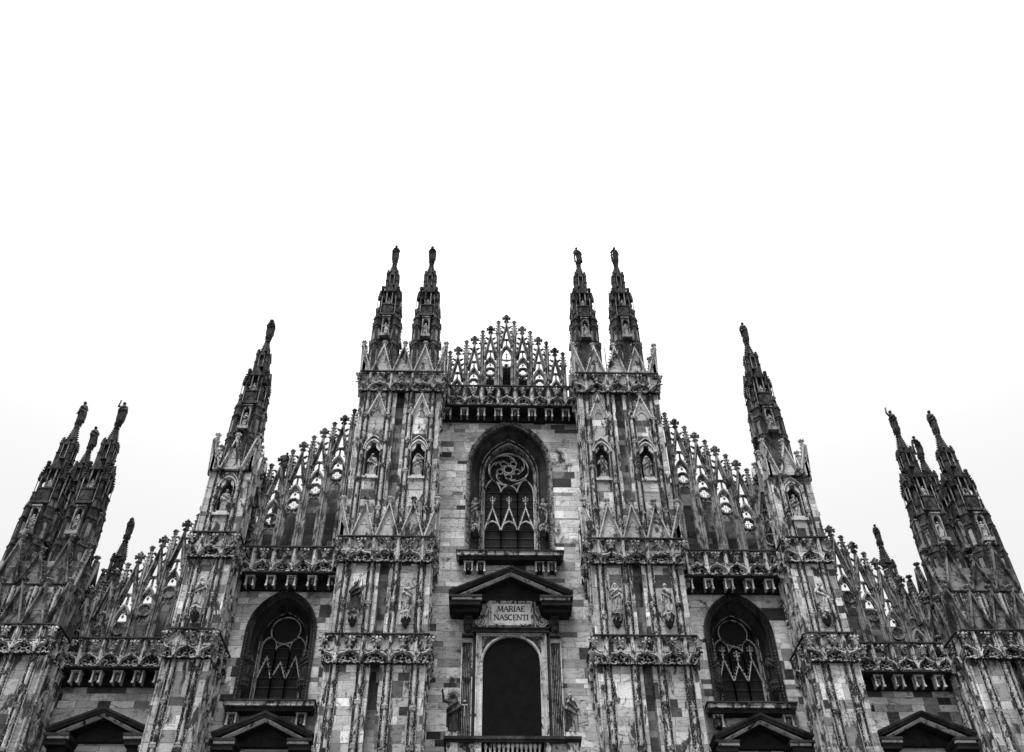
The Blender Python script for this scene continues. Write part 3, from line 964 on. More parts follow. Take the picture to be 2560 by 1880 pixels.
for sx in (-1, 1):
    mb = MB()
    mb.use(1); mb.box(-.30, .30, -.18, .05, 0, 8.15); mb.use(0)
    mb.use(2)
    for k in range(5):
        x = -.2+.1*k
        mb.box(x-.02, x+.02, -.26, -.18, .2, 7.7)
    mb.use(0)
    mb.box(-.34, .34, -.28, .05, 7.8, 8.15)
    mb.box(-.34, -.27, -.27, .05, 0, 7.8); mb.box(.27, .34, -.27, .05, 0, 7.8)
    part("pilaster", mb.mesh("pilaster", [M['light'], M['dark'], M['gable']]), bwin, (sx*2.6, 0, 21.3))
    # scrolled console under the cornice, with a lion mask at its foot
    mb = MB()
    mb.box(-.26, .26, -.55, .05, .1, 1.6)
    for zz in (.15, .55, 1.0, 1.4): mb.lathe(0, -.55, [(.05, zz), (.2, zz+.05), (.2, zz+.14), (.05, zz+.2)], 8)
    for k in range(4): mb.box(-.2+.12*k, -.14+.12*k, -.62, -.55, .2, 1.5)
    mb.ball(0, -.45, -.05, .24, .25, .28, 10, 8); mb.ball(0, -.68, -.12, .09, .08, .09, 8, 6)
    for q in (-1, 1): mb.ball(q*.09, -.65, .02, .05, .05, .04, 6, 4)
    mb.box(-.33, .33, -.6, .05, -.52, -.36)
    part("console_bracket", mb.mesh("console_bracket", M['dark']), bwin, (sx*2.58, 0, 29.9))
    # volute beside the plaque
    mb = MB()
    pts = []
    for i in range(40):
        t = i/39*4.2*pi
        r = .36*(1-i/39*.82)
        pts.append((sx*(-.0)+sx*r*cos(t+pi*.5), .42+r*sin(t+pi*.5)))
    if sx < 0: pass
    mb.bar(pts, .09, -.28, 0)
    mb.bar([(0, .78), (-sx*.25, .85), (-sx*.42, 1.15), (-sx*.50, 1.7)], .12, -.26, 0)
    mb.prism([(0, .05), (0, .75), (-sx*.25, .85), (-sx*.42, 1.15), (-sx*.5, 1.7), (-sx*.62, 1.7), (-sx*.62, .05)], -.12, 0)
    mb.bar([(-sx*.1, .62), (-sx*.3, .7), (-sx*.45, .95)], .06, -.2, -.1)
    part("volute", mb.mesh("volute", M['carved']), bwin, (sx*1.86, -.1, 29.98))
    # leaf carving in the spandrel
    mb = MB()
    mb.use(1); mb.prism([(0, 0), (0, -1.1), (-sx*.12, -.72), (-sx*.42, -.28), (-sx*.98, 0)], .0, .02); mb.use(0)
    rnd = random.Random(3)
    for k in range(16):
        u, v = rnd.random(), rnd.random()
        if u+v > .9: u, v = .8-u*.7, .8-v*.7
        mb.octa(-sx*(.06+.75*u*u), -.03, -.06-.8*v*v, .07, .05, .06, rnd.uniform(-1, 1))
    part("spandrel_carving", mb.mesh("spandrel_carving", [M['mould'], M['dark']]), bwin, (sx*1.72, -.31, 29.46))
mb = MB()
mb.box(-1.5, 1.5, -.2, .0, 29.98, 32.0)
mb.sweep([(-1.2, 30.32), (-1.2, 31.70), (1.2, 31.70), (1.2, 30.32)], [(0, -.2), (0, -.3), (.12, -.36), (.22, -.24), (.22, -.2)], True)
mb.box(-1.5, -1.42, -.3, -.2, 29.98, 31.9); mb.box(1.42, 1.5, -.3, -.2, 29.98, 31.9)
part("plaque_frame", mb.mesh("plaque_frame", M['carved']), bwin)
mb = MB(); mb.box(-1.2, 1.2, -.235, -.19, 30.36, 31.70)
pk = NT("plaque_marble")
pg = pk.n("ShaderNodeNewGeometry")
pv = pk.ramp(pk.noise(pk.scaled(pg.outputs['Position'], (3, 3, 1)), 1.5, 6, .6, 1), ((.3, .34), (.45, .52), (.7, .6)))
part("plaque", mb.mesh("plaque", pk.finish(pv)), bwin)
# Roman capitals as strokes: (polyline, thick?)
def arc(cx, cz, rx_, rz_, a0, a1, n=10):
    return [(cx+rx_*cos(radians(a0+(a1-a0)*i/n)), cz+rz_*sin(radians(a0+(a1-a0)*i/n))) for i in range(n+1)]
GL = {
    'M': (1.0, [([(.06, 0), (.16, 1)], 0), ([(.16, 1), (.5, .06)], 1), ([(.5, .06), (.84, 1)], 0), ([(.84, 1), (.94, 0)], 1)], [.06, .94], [.12, .88]),
    'A': (.86, [([(.05, 0), (.43, 1)], 0), ([(.43, 1), (.81, 0)], 1), ([(.2, .36), (.66, .36)], 0)], [.05, .81], []),
    'R': (.78, [([(.14, 0), (.14, 1)], 1), ([(.14, .97)]+arc(.36, .74, .28, .23, 90, -90)+[(.14, .51)], 0), ([(.38, .5), (.78, 0)], 1)], [.14, .74], [.1]),
    'I': (.34, [([(.17, 0), (.17, 1)], 1)], [.17], [.17]),
    'E': (.66, [([(.14, 0), (.14, 1)], 1), ([(.14, .97), (.58, .97)], 0), ([(.14, .52), (.5, .52)], 0), ([(.14, .03), (.6, .03)], 0), ([(.58, 1), (.58, .86)], 0), ([(.6, 0), (.6, .15)], 0)], [], []),
    'N': (.92, [([(.13, 0), (.13, 1)], 0), ([(.13, 1), (.79, 0)], 1), ([(.79, 0), (.79, 1)], 0)], [.13], [.09, .79]),
    'S': (.62, [(arc(.31, .745, .22, .235, 35, 270, 9)+arc(.31, .26, .24, .25, 88, -145, 9), 1)], [], []),
    'C': (.84, [(arc(.46, .5, .38, .49, 50, 310, 16), 1)], [], []),
    'T': (.76, [([(.38, 0), (.38, 1)], 1), ([(.04, .97), (.72, .97)], 0), ([(.04, 1), (.04, .84)], 0), ([(.72, 1), (.72, .84)], 0)], [.38], []),
}
mb = MB()
for txt, zc, H, wid in (("MARIAE", 31.17, .35, 1.66), ("NASCENTI", 30.60, .35, 2.08)):
    tot = sum(GL[c][0] for c in txt)*H
    gap = (wid-tot)/(len(txt)-1)
    x = -wid/2
    for ch in txt:
        w, strokes, feet, heads = GL[ch]
        for pl, th in strokes:
            mb.bar([(x+px*H, zc+pz*H) for px, pz in pl], .07 if th else .042, -.25, -.23)
        for f in feet: mb.box(x+f*H-.07, x+f*H+.07, -.25, -.23, zc-.012, zc+.014)
        for f in heads: mb.box(x+f*H-.06, x+f*H+.06, -.25, -.23, zc+H-.014, zc+H+.012)
        x += w*H+gap
part("inscription", mb.mesh("inscription", M['bronze']), bwin)
pediment(bwin, -.03, 31.78, 3.72, 1.68, -1.5, 2.0, .03)
mb = MB(); mb.box(-1.45, 1.45, -.30, .02, 32.004, 32.3)
part("tympanum_base", mb.mesh("tympanum_base", M['crust']), bwin)
# balcony
mb = MB()
mb.box(-3.7, 3.7, -1.8, .02, 22.72, 22.88); mb.box(-3.6, 3.6, -1.7, .02, 22.6, 22.72)
balc = part("balcony", mb.mesh("balcony", M['dark']), cath, label="stone balcony with bottle shaped balusters under the big arched window")
mb = MB()
mb.box(-3.5, 3.5, -1.75, .02, 20.6, 21.0)
for sx in (-1, 1):
    mb.box(sx*1.68, sx*2.05, -1.62, -1.2, 21.0, 22.6)
    mb.box(sx*2.9, sx*3.55, -1.62, -1.0, 21.0, 22.6)
    for k in range(4): mb.box(sx*(2.98+.15*k), sx*(3.04+.15*k), -1.67, -1.62, 21.1, 22.5)
    mb.box(sx*2.05, sx*2.9, -1.45, -1.1, 21.0, 22.6)
part("parapet_block", mb.mesh("parapet_block", M['carved']), balc)
b = MB()
b.lathe(0, 0, [(.11, 0), (.11, .08), (.06, .12), (.05, .2), (.11, .42), (.125, .6), (.09, .8), (.05, 1.0), (.07, 1.1), (.05, 1.18), (.07, 1.3), (.11, 1.46), (.11, 1.55)], 10)
bal = b.mesh("baluster", M['light'], True)
for k in range(13): part("baluster", bal, balc, (-1.44+.24*k, -1.42, 21.02))
for (key, x, lab) in (('d_law', -3.24, "sooty robed statue with rayed crown and raised right arm beside the balcony arch"), ('m_tablet', 3.24, "bearded marble statue holding a tilted stone tablet beside the balcony arch")):
    o = put_statue(key, lab, x, -1.35, 23.17, 2.28, 0, None, (.36, .28))
    if key == 'd_law':
        mb = MB()
        for k in range(13):
            a = radians(-25+k*19.2)
            mb.tube((.075*cos(a), .0, .94+.085*sin(a)), (.165*cos(a), .0, .94+.17*sin(a)), .014, .006, 5)
        q = bpy.data.objects.new("crown", mb.mesh("crown", M['crust'])); COL.objects.link(q); q.parent = o
        mb = MB()
        mb.tube((.27, -.17, .35), (.27, -.17, .74), .012, .012, 6); mb.box(.2, .34, -.185, -.155, .62, .65); mb.octa(.27, -.17, .72, .04, .04, .04)
        q = bpy.data.objects.new("cross", mb.mesh("cross", M['statue'])); COL.objects.link(q); q.parent = o
    else:
        mb = MB(); mb.prism([(.14, .44), (.24, .40), (.44, .74), (.40, .80), (.17, .80)], -.11, -.07)
        q = bpy.data.objects.new("tablet", mb.mesh("tablet", M['plain'])); COL.objects.link(q); q.parent = o

# ---- portals whose pediments rise into the frame
for cx, zc, half, rise, lab in ((-13.42, 23.05, 2.72, 1.2, "left"), (13.62, 23.05, 2.72, 1.2, "right"), (-22.2, 23.3, 2.78, 1.16, "outer left"), (22.6, 23.25, 2.78, 1.18, "outer right")):
    mb = MB()
    for sx in (-1, 1):
        mb.box(cx+sx*1.35, cx+sx*1.75, -.45, .02, 0, 22.3)
        mb.box(cx+sx*1.95, cx+sx*2.4, -.75, .02, 0, 22.2)
    mb.box(cx-1.75, cx+1.75, -.5, .02, 21.2, 21.6); mb.box(cx-1.9, cx+1.9, -.6, .02, 8.5, 9.4); mb.box(cx-1.9, cx+1.9, -.7, .02, 12.0, 12.5)
    o = part("portal", mb.mesh("portal", M['dark']), cath, label=lab+" doorway under a blackened triangular pediment")
    mb = MB(); mb.box(cx-1.35, cx+1.35, -.2, .01, 0, 8.5); mb.box(cx-1.35, cx+1.35, -.2, .01, 12.5, 22.4)
    part("door", mb.mesh("door", M['door']), o)
    mb = MB()
    for sx in (-1, 1): mb.bar([(cx+sx*.85, 20.5), (cx+sx*.85, 22.0), (cx+sx*.6, 22.35)], .1, -.34, -.2)
    mb.bar(circ(cx, 21.7, .36, 16), .09, -.34, -.2, True)
    part("door_carving", mb.mesh("door_carving", M['dark']), o)
    pediment(o, cx, zc, half, rise, -1.5, 1.35)

# ------------------------------------------------------------------ parapets with openwork gables
def finial_mesh():
    """cross-shaped leafy finial"""
    mb = MB()
    mb.lathe(0, 0, [(.11, -.15), (.08, .25), (.17, .30), (.19, .38), (.10, .44), (.08, .56), (.15, .62), (.15, .90), (.06, .98)], 8)
    for k in range(4):
        mb.at(0, 0, 0, k*pi/2)
        mb.octa(.17, 0, .70, .15, .15, .13, .2); mb.octa(.26, 0, .80, .10, .14, .12); mb.octa(.25, .0, .63, .10, .13, .09)
        mb.octa(.12, 0, .90, .11, .12, .08, .6); mb.octa(.15, 0, .34, .09, .1, .08)
    mb.at()
    mb.octa(0, 0, 1.03, .12, .12, .16); mb.octa(.09, 0, 1.0, .08, .08, .07); mb.octa(-.09, 0, 1.0, .08, .08, .07)
    return mb.mesh("finial", M['gable'])
FIN = finial_mesh()
def foil_mesh(R):
    mb = MB()
    ring_plate(mb, 0, 0, lambda t: R*1.08, lambda t: R*.88, -.13, .12)
    ring_plate(mb, 0, 0, lambda t: R*.88, lambda t: foil_r(t, R*.9), -.02, .08, 64)
    mb.box(-R*.85, R*.85, .03, .045, -.012, .012); mb.box(-.012, .012, .03, .045, -R*.85, R*.85)
    return mb.mesh("quatrefoil", M['gable'])
def gable_mesh(p, zt, mode, da=2.6, dq=1.5):
    """openwork gable standing on the rail (z=0); zt = apex of its triangle"""
    hw = p/2-.13
    za = zt-da; zq = za-dq
    mb = MB()
    zl = zt-2.3
    prof = [(-.20, -.0), (-.20, -.08), (-.15, -.08), (-.12, -.16), (-.05, -.11), (-.04, -.24), (.06, -.24), (.10, -.08), (.10, .18), (-.16, .18)]
    mb.sweep([(-hw, max(zl, 0)), (0, zt), (hw, max(zl, 0))], prof)
    for sx in (-1, 1):
        crockets(mb, (sx*(hw-.06), max(zl, 0)+.3), (sx*.08, zt-.02), -.03, .25, .47, sx)
    # pointed arch under it
    zs = za-1.15
    aprof = [(-.14, -.0), (-.14, -.07), (-.09, -.07), (-.06, -.16), (.06, -.16), (.06, .16), (-.12, .16)]
    path = [q for q in arch_path(hw-.02, max(0, zs-.3), zs, 1.15, 9) if q[1] > -.01]
    if zs < 0:
        l = [q for q in path if q[0] < 0]; r = [q for q in path if q[0] >= 0]
        path = l+r
    if len(path) > 2: mb.sweep(path, aprof)
    # tracery between arch and gable: two round eyes and a boss with a tall light above
    b = za+.72
    for sx in (-1, 1):
        mb.bar(bez((sx*(hw*.86), za+.02-.15), (sx*hw*.78, za+.42), (sx*.32, za+.74), (0, b), 7), .08, -.06, .10)
        mb.bar([(0, za), (sx*.02, za+.25), (0, b)], .07, -.05, .09)
        mb.octa(sx*hw*.62, 0, za+.08, .07, .06, .1, .6*sx)
        mb.octa(sx*.2, 0, b-.08, .12, .07, .06, -.5*sx)
        mb.octa(sx*.17, 0, b+.35, .1, .06, .05, .4*sx)
    mb.octa(0, -.02, b, .17, .14, .13)
    for sx in (-1, 1): mb.prism([(sx*(hw*.66), b-.14), (sx*.0, b+.0), (sx*.0, b+.10), (sx*(hw*.50), b+.16)], -.02, .08)
    mb.octa(0, -.02, za+.16, .09, .1, .14)
    # jambs
    if zs > .1:
        for sx in (-1, 1):
            mb.box(sx*(hw-.13), sx*(hw+.06), -.10, .16, 0, zs)
            mb.box(sx*(hw-.18), sx*(hw-.13), -.02, .10, 0, min(zq-.3, zs))
    # dark leaf boss hanging in the arch head
    if za-.45 > .2 and mode != 'tall':
        for q in ((0, -.40, .17, .15), (-.17, -.54, .14, .10), (.17, -.54, .14, .10), (0, -.70, .10, .16)):
            mb.octa(q[0], 0, za+q[1], q[2], .08, q[3])
    if mode == 'tall':
        mb.bar([(-hw, za-1.35), (hw, za-1.35)], .05, .0, .05)
        mb.octa(0, 0, za-.8, .1, .08, .1); mb.octa(0, 0, za-1.1, .06, .06, .3); mb.bar(bez((-hw, za-1.1), (-.3, za-1.6), (.3, za-1.6), (hw, za-1.1), 8), .06, -.04, .06)
    # trefoil head of the light below the quatrefoil
    zh = zq-.52
    if zh > .25:
        W = hw-.14
        tre = [(-W, 0), (-W, zh-.35)] + [(-W*.5+W*.5*cos(radians(a)), zh-.28+W*.42*sin(radians(a))) for a in range(180, 60, -30)] + [(W*.42*cos(radians(a)), zh+W*.4*sin(radians(a))) for a in range(160, 10, -30)] + [(W*.5+W*.5*cos(radians(a)), zh-.28+W*.42*sin(radians(a))) for a in range(120, -1, -30)] + [(W, zh-.35), (W, 0)]
        mb.bar(tre, .085, -.04, .08)
        for sx in (-1, 1): mb.prism([(sx*(hw-.05), zh-.3), (sx*(hw-.05), zh+.25), (sx*.3, zh+.08), (sx*.55*hw, zh-.08)], .0, .08)
    return mb.mesh("openwork_gable", M['gable'])
def pin_mesh(L):
    """gable pinnacle: ribbed shaft from the rail, crocketed spirelet, leafy knob; L is its full height"""
    mb = MB(); hs = L-1.55
    mb.box(-.16, .16, -.1, .24, 0, hs)
    mb.box(-.05, .05, -.22, -.1, 0, hs-.05)
    for sx in (-1, 1): mb.box(sx*.12, sx*.16, -.15, -.1, 0, hs-.1)
    mb.box(-.145, .145, -.14, .26, hs, hs+.08)
    mb.frust(0, .06, hs+.08, hs+1.2, .19, .19, .06, .06)
    for sx in (-1, 1):
        mb.prism([(sx*.12, hs-.32), (sx*.12, hs), (sx*.02, hs)], -.12, .22)
    for r in range(4):
        z = hs+.16+.27*r; w = .185-.03*r
        for sx in (-1, 1):
            crocket(mb, sx*(w+.02), .06, z, .16, sx)
        mb.octa(0, -.1+.02*r, z, .07, .11, .08); mb.octa(0, .24-.02*r, z, .07, .11, .08)
    mb.lathe(0, .06, [(.05, hs+1.15), (.14, hs+1.2), (.14, hs+1.26), (.07, hs+1.28), (.15, hs+1.38), (.13, hs+1.5), (.05, hs+1.55)], 6)
    for k in range(4): mb.octa(.13*cos(k*pi/2), .06+.13*sin(k*pi/2), hs+1.42, .09, .09, .09)
    return mb.mesh("pinnacle", M['gable'])
def tie(L):
    mb = MB(); mb.tube((0, 0, 0), (L, 0, 0), .022, .022, 5)
    return mb.mesh("tie_rod", M['iron'])
def screen(x0, x1, zr, p, gab, pins, y=-1.2, modes={}, lab=None, bh=.72, da=2.6, dq=1.5):
    # parapet with rail, ogee arcade and bracketed soffit
    mb = MB()
    mb.at(0, y, zr)
    n0 = [g[0] for g in gab]
    bays = list(n0)
    xs = bays[0]
    while bays[0]-p > x0+.2: bays.insert(0, bays[0]-p)
    while bays[-1]+p < x1-.2: bays.append(bays[-1]+p)
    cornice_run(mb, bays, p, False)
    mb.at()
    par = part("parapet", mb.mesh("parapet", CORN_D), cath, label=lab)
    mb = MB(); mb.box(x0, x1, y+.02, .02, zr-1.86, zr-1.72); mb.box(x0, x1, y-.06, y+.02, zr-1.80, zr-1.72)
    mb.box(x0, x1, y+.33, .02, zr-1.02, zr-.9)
    part("soffit", mb.mesh("soffit", M['crust']), par)  # parapet underside: shade painted in with the soot
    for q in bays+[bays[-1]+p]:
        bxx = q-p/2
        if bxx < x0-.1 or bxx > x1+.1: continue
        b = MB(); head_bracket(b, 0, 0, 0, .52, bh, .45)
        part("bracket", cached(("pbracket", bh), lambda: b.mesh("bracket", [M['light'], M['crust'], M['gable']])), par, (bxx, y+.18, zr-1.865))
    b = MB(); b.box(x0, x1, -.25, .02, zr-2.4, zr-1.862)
    part("soffit_band", b.mesh("soffit_band", M['crust']), par)  # dark strip on the wall, painting in the shade below the parapet
    for i, (x, zt) in enumerate(gab):
        md = modes.get(i, 'std')
        h = round(zt-zr, 2)
        o = part("openwork_gable", cached(("gab", p, h, md), lambda: gable_mesh(p, h, md, da, dq)), cath, (x, y, zr))
        part("finial", FIN, o, (x, y, zt+.02))
        zq = zt-da-dq
        if zq > zr+.12 and md == 'std':
            part("quatrefoil", cached(("foil", p), lambda: foil_mesh(p/2-.2)), o, (x, y, zq))
        if md != 'noties':
            L = p/2
            sgn = 1 if x < 0 else -1
            if sgn < 0: part("tie_rod", cached(("tie", p), lambda: tie(L)), o, (x-L, y+.05, zt+.35))
            else: part("tie_rod", cached(("tie", p), lambda: tie(L)), o, (x, y+.05, zt+.35))
    for x, zt in pins:
        part("pinnacle", cached(("pin", round(zt-zr, 2)), lambda: pin_mesh(zt-zr)), cath, (x, y, zr))
    return par
C0 = -.24
screen(-4.95, 4.8, 48.62, 1.195, [(C0+1.195*k, {0: 55.0, 1: 53.78, 2: 52.66, 3: 51.52}[abs(k)]) for k in range(-3, 4)],
       [(C0+1.195*(k-.5), {0: 55.53, 1: 54.45, 2: 53.35, 3: 52.22}[min(abs(k-1), abs(k)) if False else (abs(k-.5)-.5)]) for k in range(-3, 5)],
       modes={3: 'tall'}, da=2.3, dq=1.43, lab="central parapet of ogee arches over head shaped brackets")
for s in (-1, 1):
    gs = [(s*(11.5+1.25*k), 44.68-1.2*k) for k in range(5)]
    ps = [(s*(10.9+1.25*k), 46.42-1.225*k) for k in range(6)]
    screen(min(s*10.5, s*16.75), max(s*10.5, s*16.75), 34.95, 1.25, sorted(gs), ps, lab=("left" if s < 0 else "right")+" inner parapet of ogee arches over head shaped brackets")
    gs = [(s*(20.42+1.17*k), 35.82-1.2*k) for k in range(5)]
    ps = [(s*(19.85+1.17*k), 37.45-1.215*k) for k in range(6)]
    screen(min(s*19.2, s*25.8), max(s*19.2, s*25.8), 28.72, 1.17, sorted(gs), ps, lab=("left" if s < 0 else "right")+" outer parapet of ogee arches over head shaped brackets")
# grille behind the three middle gables
for k, h in ((-1, 50.95), (0, 52.15), (1, 50.95)):
    x = C0+1.195*k
    mb = MB()
    W = .50
    top = [(-W, h-.75)]+[(W*cos(radians(a)), h-.75+.7*sin(radians(a))) for a in range(170, 0, -20)]+[(W, h-.75)]
    mb.prism([(-W, 46.5)]+top+[(W, 46.5)], .08, .14)
    for i in range(6):
        xx = -W+2*W*i/5
        mb.box(xx-.025, xx+.025, -.04, .08, 46.6, h-.35)
    for z in (48.9, 50.0, 51.0): mb.box(-W, W, -.02, .08, z, z+.06)
    part("louvre_screen", mb.mesh("louvre_screen", M['crust']), cath, (x, .1, 0))
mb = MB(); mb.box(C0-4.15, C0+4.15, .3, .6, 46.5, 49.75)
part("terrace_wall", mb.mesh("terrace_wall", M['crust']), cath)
# terrace walls seen through the side gables
for s in (-1, 1):
    mb = MB()
    def steps(xs, tops, zb, xe):
        pts = [(s*xs[0], zb)]
        for i, t in enumerate(tops):
            pts.append((s*xs[i], t)); pts.append((s*xs[i+1], t))
        return pts+[(s*xs[len(tops)], zb)]
    e = 1.5
    xs = [10.0]+[(12.12+1.25*k)*1.035 for k in range(4)]+[17.4]
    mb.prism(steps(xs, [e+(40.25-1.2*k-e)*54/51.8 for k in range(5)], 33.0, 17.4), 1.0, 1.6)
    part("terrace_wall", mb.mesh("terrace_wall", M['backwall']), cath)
    mb = MB()
    xs = [18.6]+[(21.0+1.17*k)*1.035 for k in range(4)]+[26.4]
    mb.prism(steps(xs, [e+(32.2-1.2*k-e)*54/51.8 for k in range(5)], 27.0, 26.2), 1.0, 1.6)
    part("terrace_wall", mb.mesh("terrace_wall", M['backwall']), cath)
mb = MB()
mb.box(-10, 10, 3.2, 60, 0, 44); mb.box(-17, 17, 4.2, 60, 0, 33); mb.box(-27, 27, 4.2, 60, 0, 26)
part("nave_roof", mb.mesh("nave_roof", M['lead']), cath)

# ------------------------------------------------------------------ spires
def sp_core():
    mb = MB()
    mb.lathe(0, 0, [(.98, -16.5), (.94, -10.05), (1.02, -10.0), (1.02, -9.9), (.86, -9.7), (.84, -7.6), (.95, -7.5), (.95, -7.36), (.72, -7.15), (.52, -6.9), (.50, -4.6), (.62, -4.5), (.62, -4.35), (.38, -4.2), (.34, -1.9), (.44, -1.8), (.40, -1.7)], 8)
    return mb
def spire_core_mesh():
    mb = sp_core()
    for k in range(4):
        mb.at(0, 0, 0, k*pi/2)
        # traceried dado over the niche, ledges
        mb.box(-.4, .4, -.92, -.5, -7.1, -6.3); mb.prism([(-.36, -6.3), (.36, -6.3), (.36, -6.95), (.26, -6.98), (0, -6.5), (-.26, -6.98), (-.36, -6.95)], -.95, -.92)
        mb.box(-.5, .5, -1.0, -.4, -7.42, -7.2); mb.box(-.46, .46, -1.0, -.4, -6.32, -6.22)
        # hood over the lantern aedicule
        mb.prism([(-.42, -4.65), (.42, -4.65), (0, -3.75)], -.86, -.4)
        for sx in (-1, 1): crockets(mb, (sx*.42, -4.6), (0.03*sx, -3.8), -.7, .09, .22, sx)
        mb.octa(0, -.63, -3.62, .09, .09, .16)
        # upper stage hood
        mb.prism([(-.24, -2.35), (.24, -2.35), (0, -1.75)], -.52, -.25)
        for sx in (-1, 1): crockets(mb, (sx*.24, -2.3), (0, -1.8), -.4, .07, .2, sx)
        mb.box(-.26, .26, -.54, -.2, -3.55, -3.45)
    mb.at()
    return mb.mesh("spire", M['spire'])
def pier_mesh():
    """diagonal buttress pier of a spire, local origin on its own axis"""
    mb = MB()
    mb.box(-.30, .30, -.30, .30, -16.5, -10.6); mb.frust(0, 0, -10.6, -10.5, .30, .30, .35, .35); mb.frust(0, 0, -10.5, -10.1, .35, .35, .22, .22)
    mb.box(-.25, .25, -.25, .25, -10.3, -8.55); mb.frust(0, 0, -8.55, -8.47, .25, .25, .30, .30); mb.frust(0, 0, -8.47, -8.1, .30, .30, .2, .2)
    mb.box(-.23, .23, -.23, .23, -8.3, -7.75); mb.frust(0, 0, -7.75, -7.66, .23, .23, .29, .29); mb.frust(0, 0, -7.66, -7.1, .29, .29, .14, .14)
    mb.use(0)
    for r in range(5):
        for k in range(4): crocket(mb.at(0, 0, 0, k*pi/2), .27-.03*r, 0, -7.6+.13*r, .10, 1)
    for k in range(4):
        mb.at(0, 0, 0, k*pi/2)
        mb.prism([(-.24, -8.5), (.24, -8.5), (0, -8.05)], -.27, -.1); mb.prism([(-.3, -10.55), (.3, -10.55), (0, -10.0)], -.32, -.1)
    mb.at()
    for z0, z1 in ((-12.8, -10.9), (-10.0, -8.75)):
        mb.use(1)
        for k in range(4):
            mb.at(0, 0, 0, k*pi/2); yy = -.302 if z0 < -12 else -.252
            mb.box(-.12, .12, yy, -.2, z0+.05, z1-.05)
        mb.at(); mb.use(0)
        for k in range(4):
            mb.at(0, 0, 0, k*pi/2)
            mb.sweep([(-.15, z0), (-.15, z1), (.15, z1), (.15, z0)], [(0, -.30), (0, -.34 if z0 < -12 else -.30), (.05, -.34 if z0 < -12 else -.30), (.05, -.24)], True)
        mb.at()
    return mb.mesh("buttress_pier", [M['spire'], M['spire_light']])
def sp_pin_mesh():
    """free-standing corner pinnacle: open canopy on thin shafts, crocketed top with a round knob"""
    mb = MB()
    mb.frust(0, 0, -7.3, -6.6, .2, .2, .17, .17)
    for k in range(4):
        mb.at(0, 0, 0, k*pi/2)
        mb.prism([(-.2, -6.9), (.2, -6.9), (0, -6.35)], -.24, -.1)
        crockets(mb, (.2, -6.85), (0, -6.4), -.2, .07, .2, 1); crockets(mb, (-.2, -6.85), (0, -6.4), -.2, .07, .2, -1)
        mb.prism([(-.2, -5.35), (.2, -5.35), (0, -4.8)], -.25, -.1)
        crockets(mb, (.2, -5.3), (0, -4.85), -.2, .075, .2, 1); crockets(mb, (-.2, -5.3), (0, -4.85), -.2, .075, .2, -1)
    mb.at()
    mb.box(-.09, .09, -.09, .09, -6.6, -5.4)
    mb.ball(0, -.1, -5.95, .1, .1, .28, 6, 5); mb.ball(0, -.12, -5.6, .07, .07, .08, 6, 4)
    mb.frust(0, 0, -5.45, -5.3, .2, .2, .22, .22)
    mb.frust(0, 0, -5.3, -4.25, .2, .2, .06, .06)
    for r in range(4):
        z = -5.0+.2*r; w = .17-.028*r
        for k in range(4):
            mb.octa((w+.04)*cos(k*pi/2+pi/4)*1.2, (w+.04)*sin(k*pi/2+pi/4)*1.2, z, .10, .10, .085)
    mb.lathe(0, 0, [(.06, -4.25), (.13, -4.2), (.13, -4.14), (.08, -4.12), (.14, -4.02), (.13, -3.9), (.05, -3.86)], 8)
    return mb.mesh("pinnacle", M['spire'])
def shaft_mesh(prof, n=6):
    mb = MB(); mb.lathe(0, 0, prof, n)
    return mb.mesh("shaft", M['spire_light'])
def sp_uppin():
    mb = MB()
    mb.box(-.1, .1, -.1, .1, -4.2, -3.1); mb.frust(0, 0, -3.1, -3.0, .1, .1, .15, .15); mb.box(-.085, .085, -.085, .085, -3.0, -2.35)
    mb.frust(0, 0, -2.35, -2.25, .1, .1, .14, .14)
    mb.frust(0, 0, -2.25, -1.75, .11, .11, .05, .05)
    for r in range(3):
        for k in range(4): mb.octa((.13-.02*r)*cos(k*pi/2+.78), (.13-.02*r)*sin(k*pi/2+.78), -2.15+.16*r, .06, .06, .055)
    mb.octa(0, 0, -1.7, .1, .1, .1)
    return mb.mesh("small_pinnacle", M['spire'])
def sp_tip():
    mb = MB()
    mb.lathe(0, 0, [(.36, -1.75), (.14, -.55)], 8)
    for r in range(7):
        t = r/6.5
        for k in range(8):
            a = pi/8+k*pi/4; R = .37-.22*t
            mb.octa(R*cos(a), R*sin(a), -1.62+1.1*t, .055, .055, .06)
    return mb.mesh("spirelet", M['spire'])
def sp_ped():
    mb = MB()
    mb.lathe(0, 0, [(.16, -.62), (.20, -.56), (.20, -.5), (.15, -.46), (.17, -.3), (.24, -.18), (.26, -.10), (.22, -.08), (.22, 0)], 8)
    for k in range(8): mb.octa(.22*cos(k*pi/4), .22*sin(k*pi/4), -.28, .05, .05, .1)
    return mb.mesh("pedestal", M['spire'])
def sp_niche():
    """light marble niche frame; front face -y at 0, sits on the core face"""
    mb = MB()
    out = arch_path(.205, -9.42, -8.2, .34, 6)
    wall_hole(mb, -.28, .28, -9.6, -7.75, out, -.12, .28)
    mb.use(1); mb.face([(-.21, .24, -9.42), (.21, .24, -9.42), (.21, .24, -7.85), (-.21, .24, -7.85)]); mb.use(0)  # niche back coloured near black to paint in its shade
    mb.box(-.36, .36, -.28, .2, -9.85, -9.6); mb.box(-.32, .32, -.2, .2, -7.75, -7.66)
    return mb.mesh("niche_frame", [M['spire_light'], M['crust']])
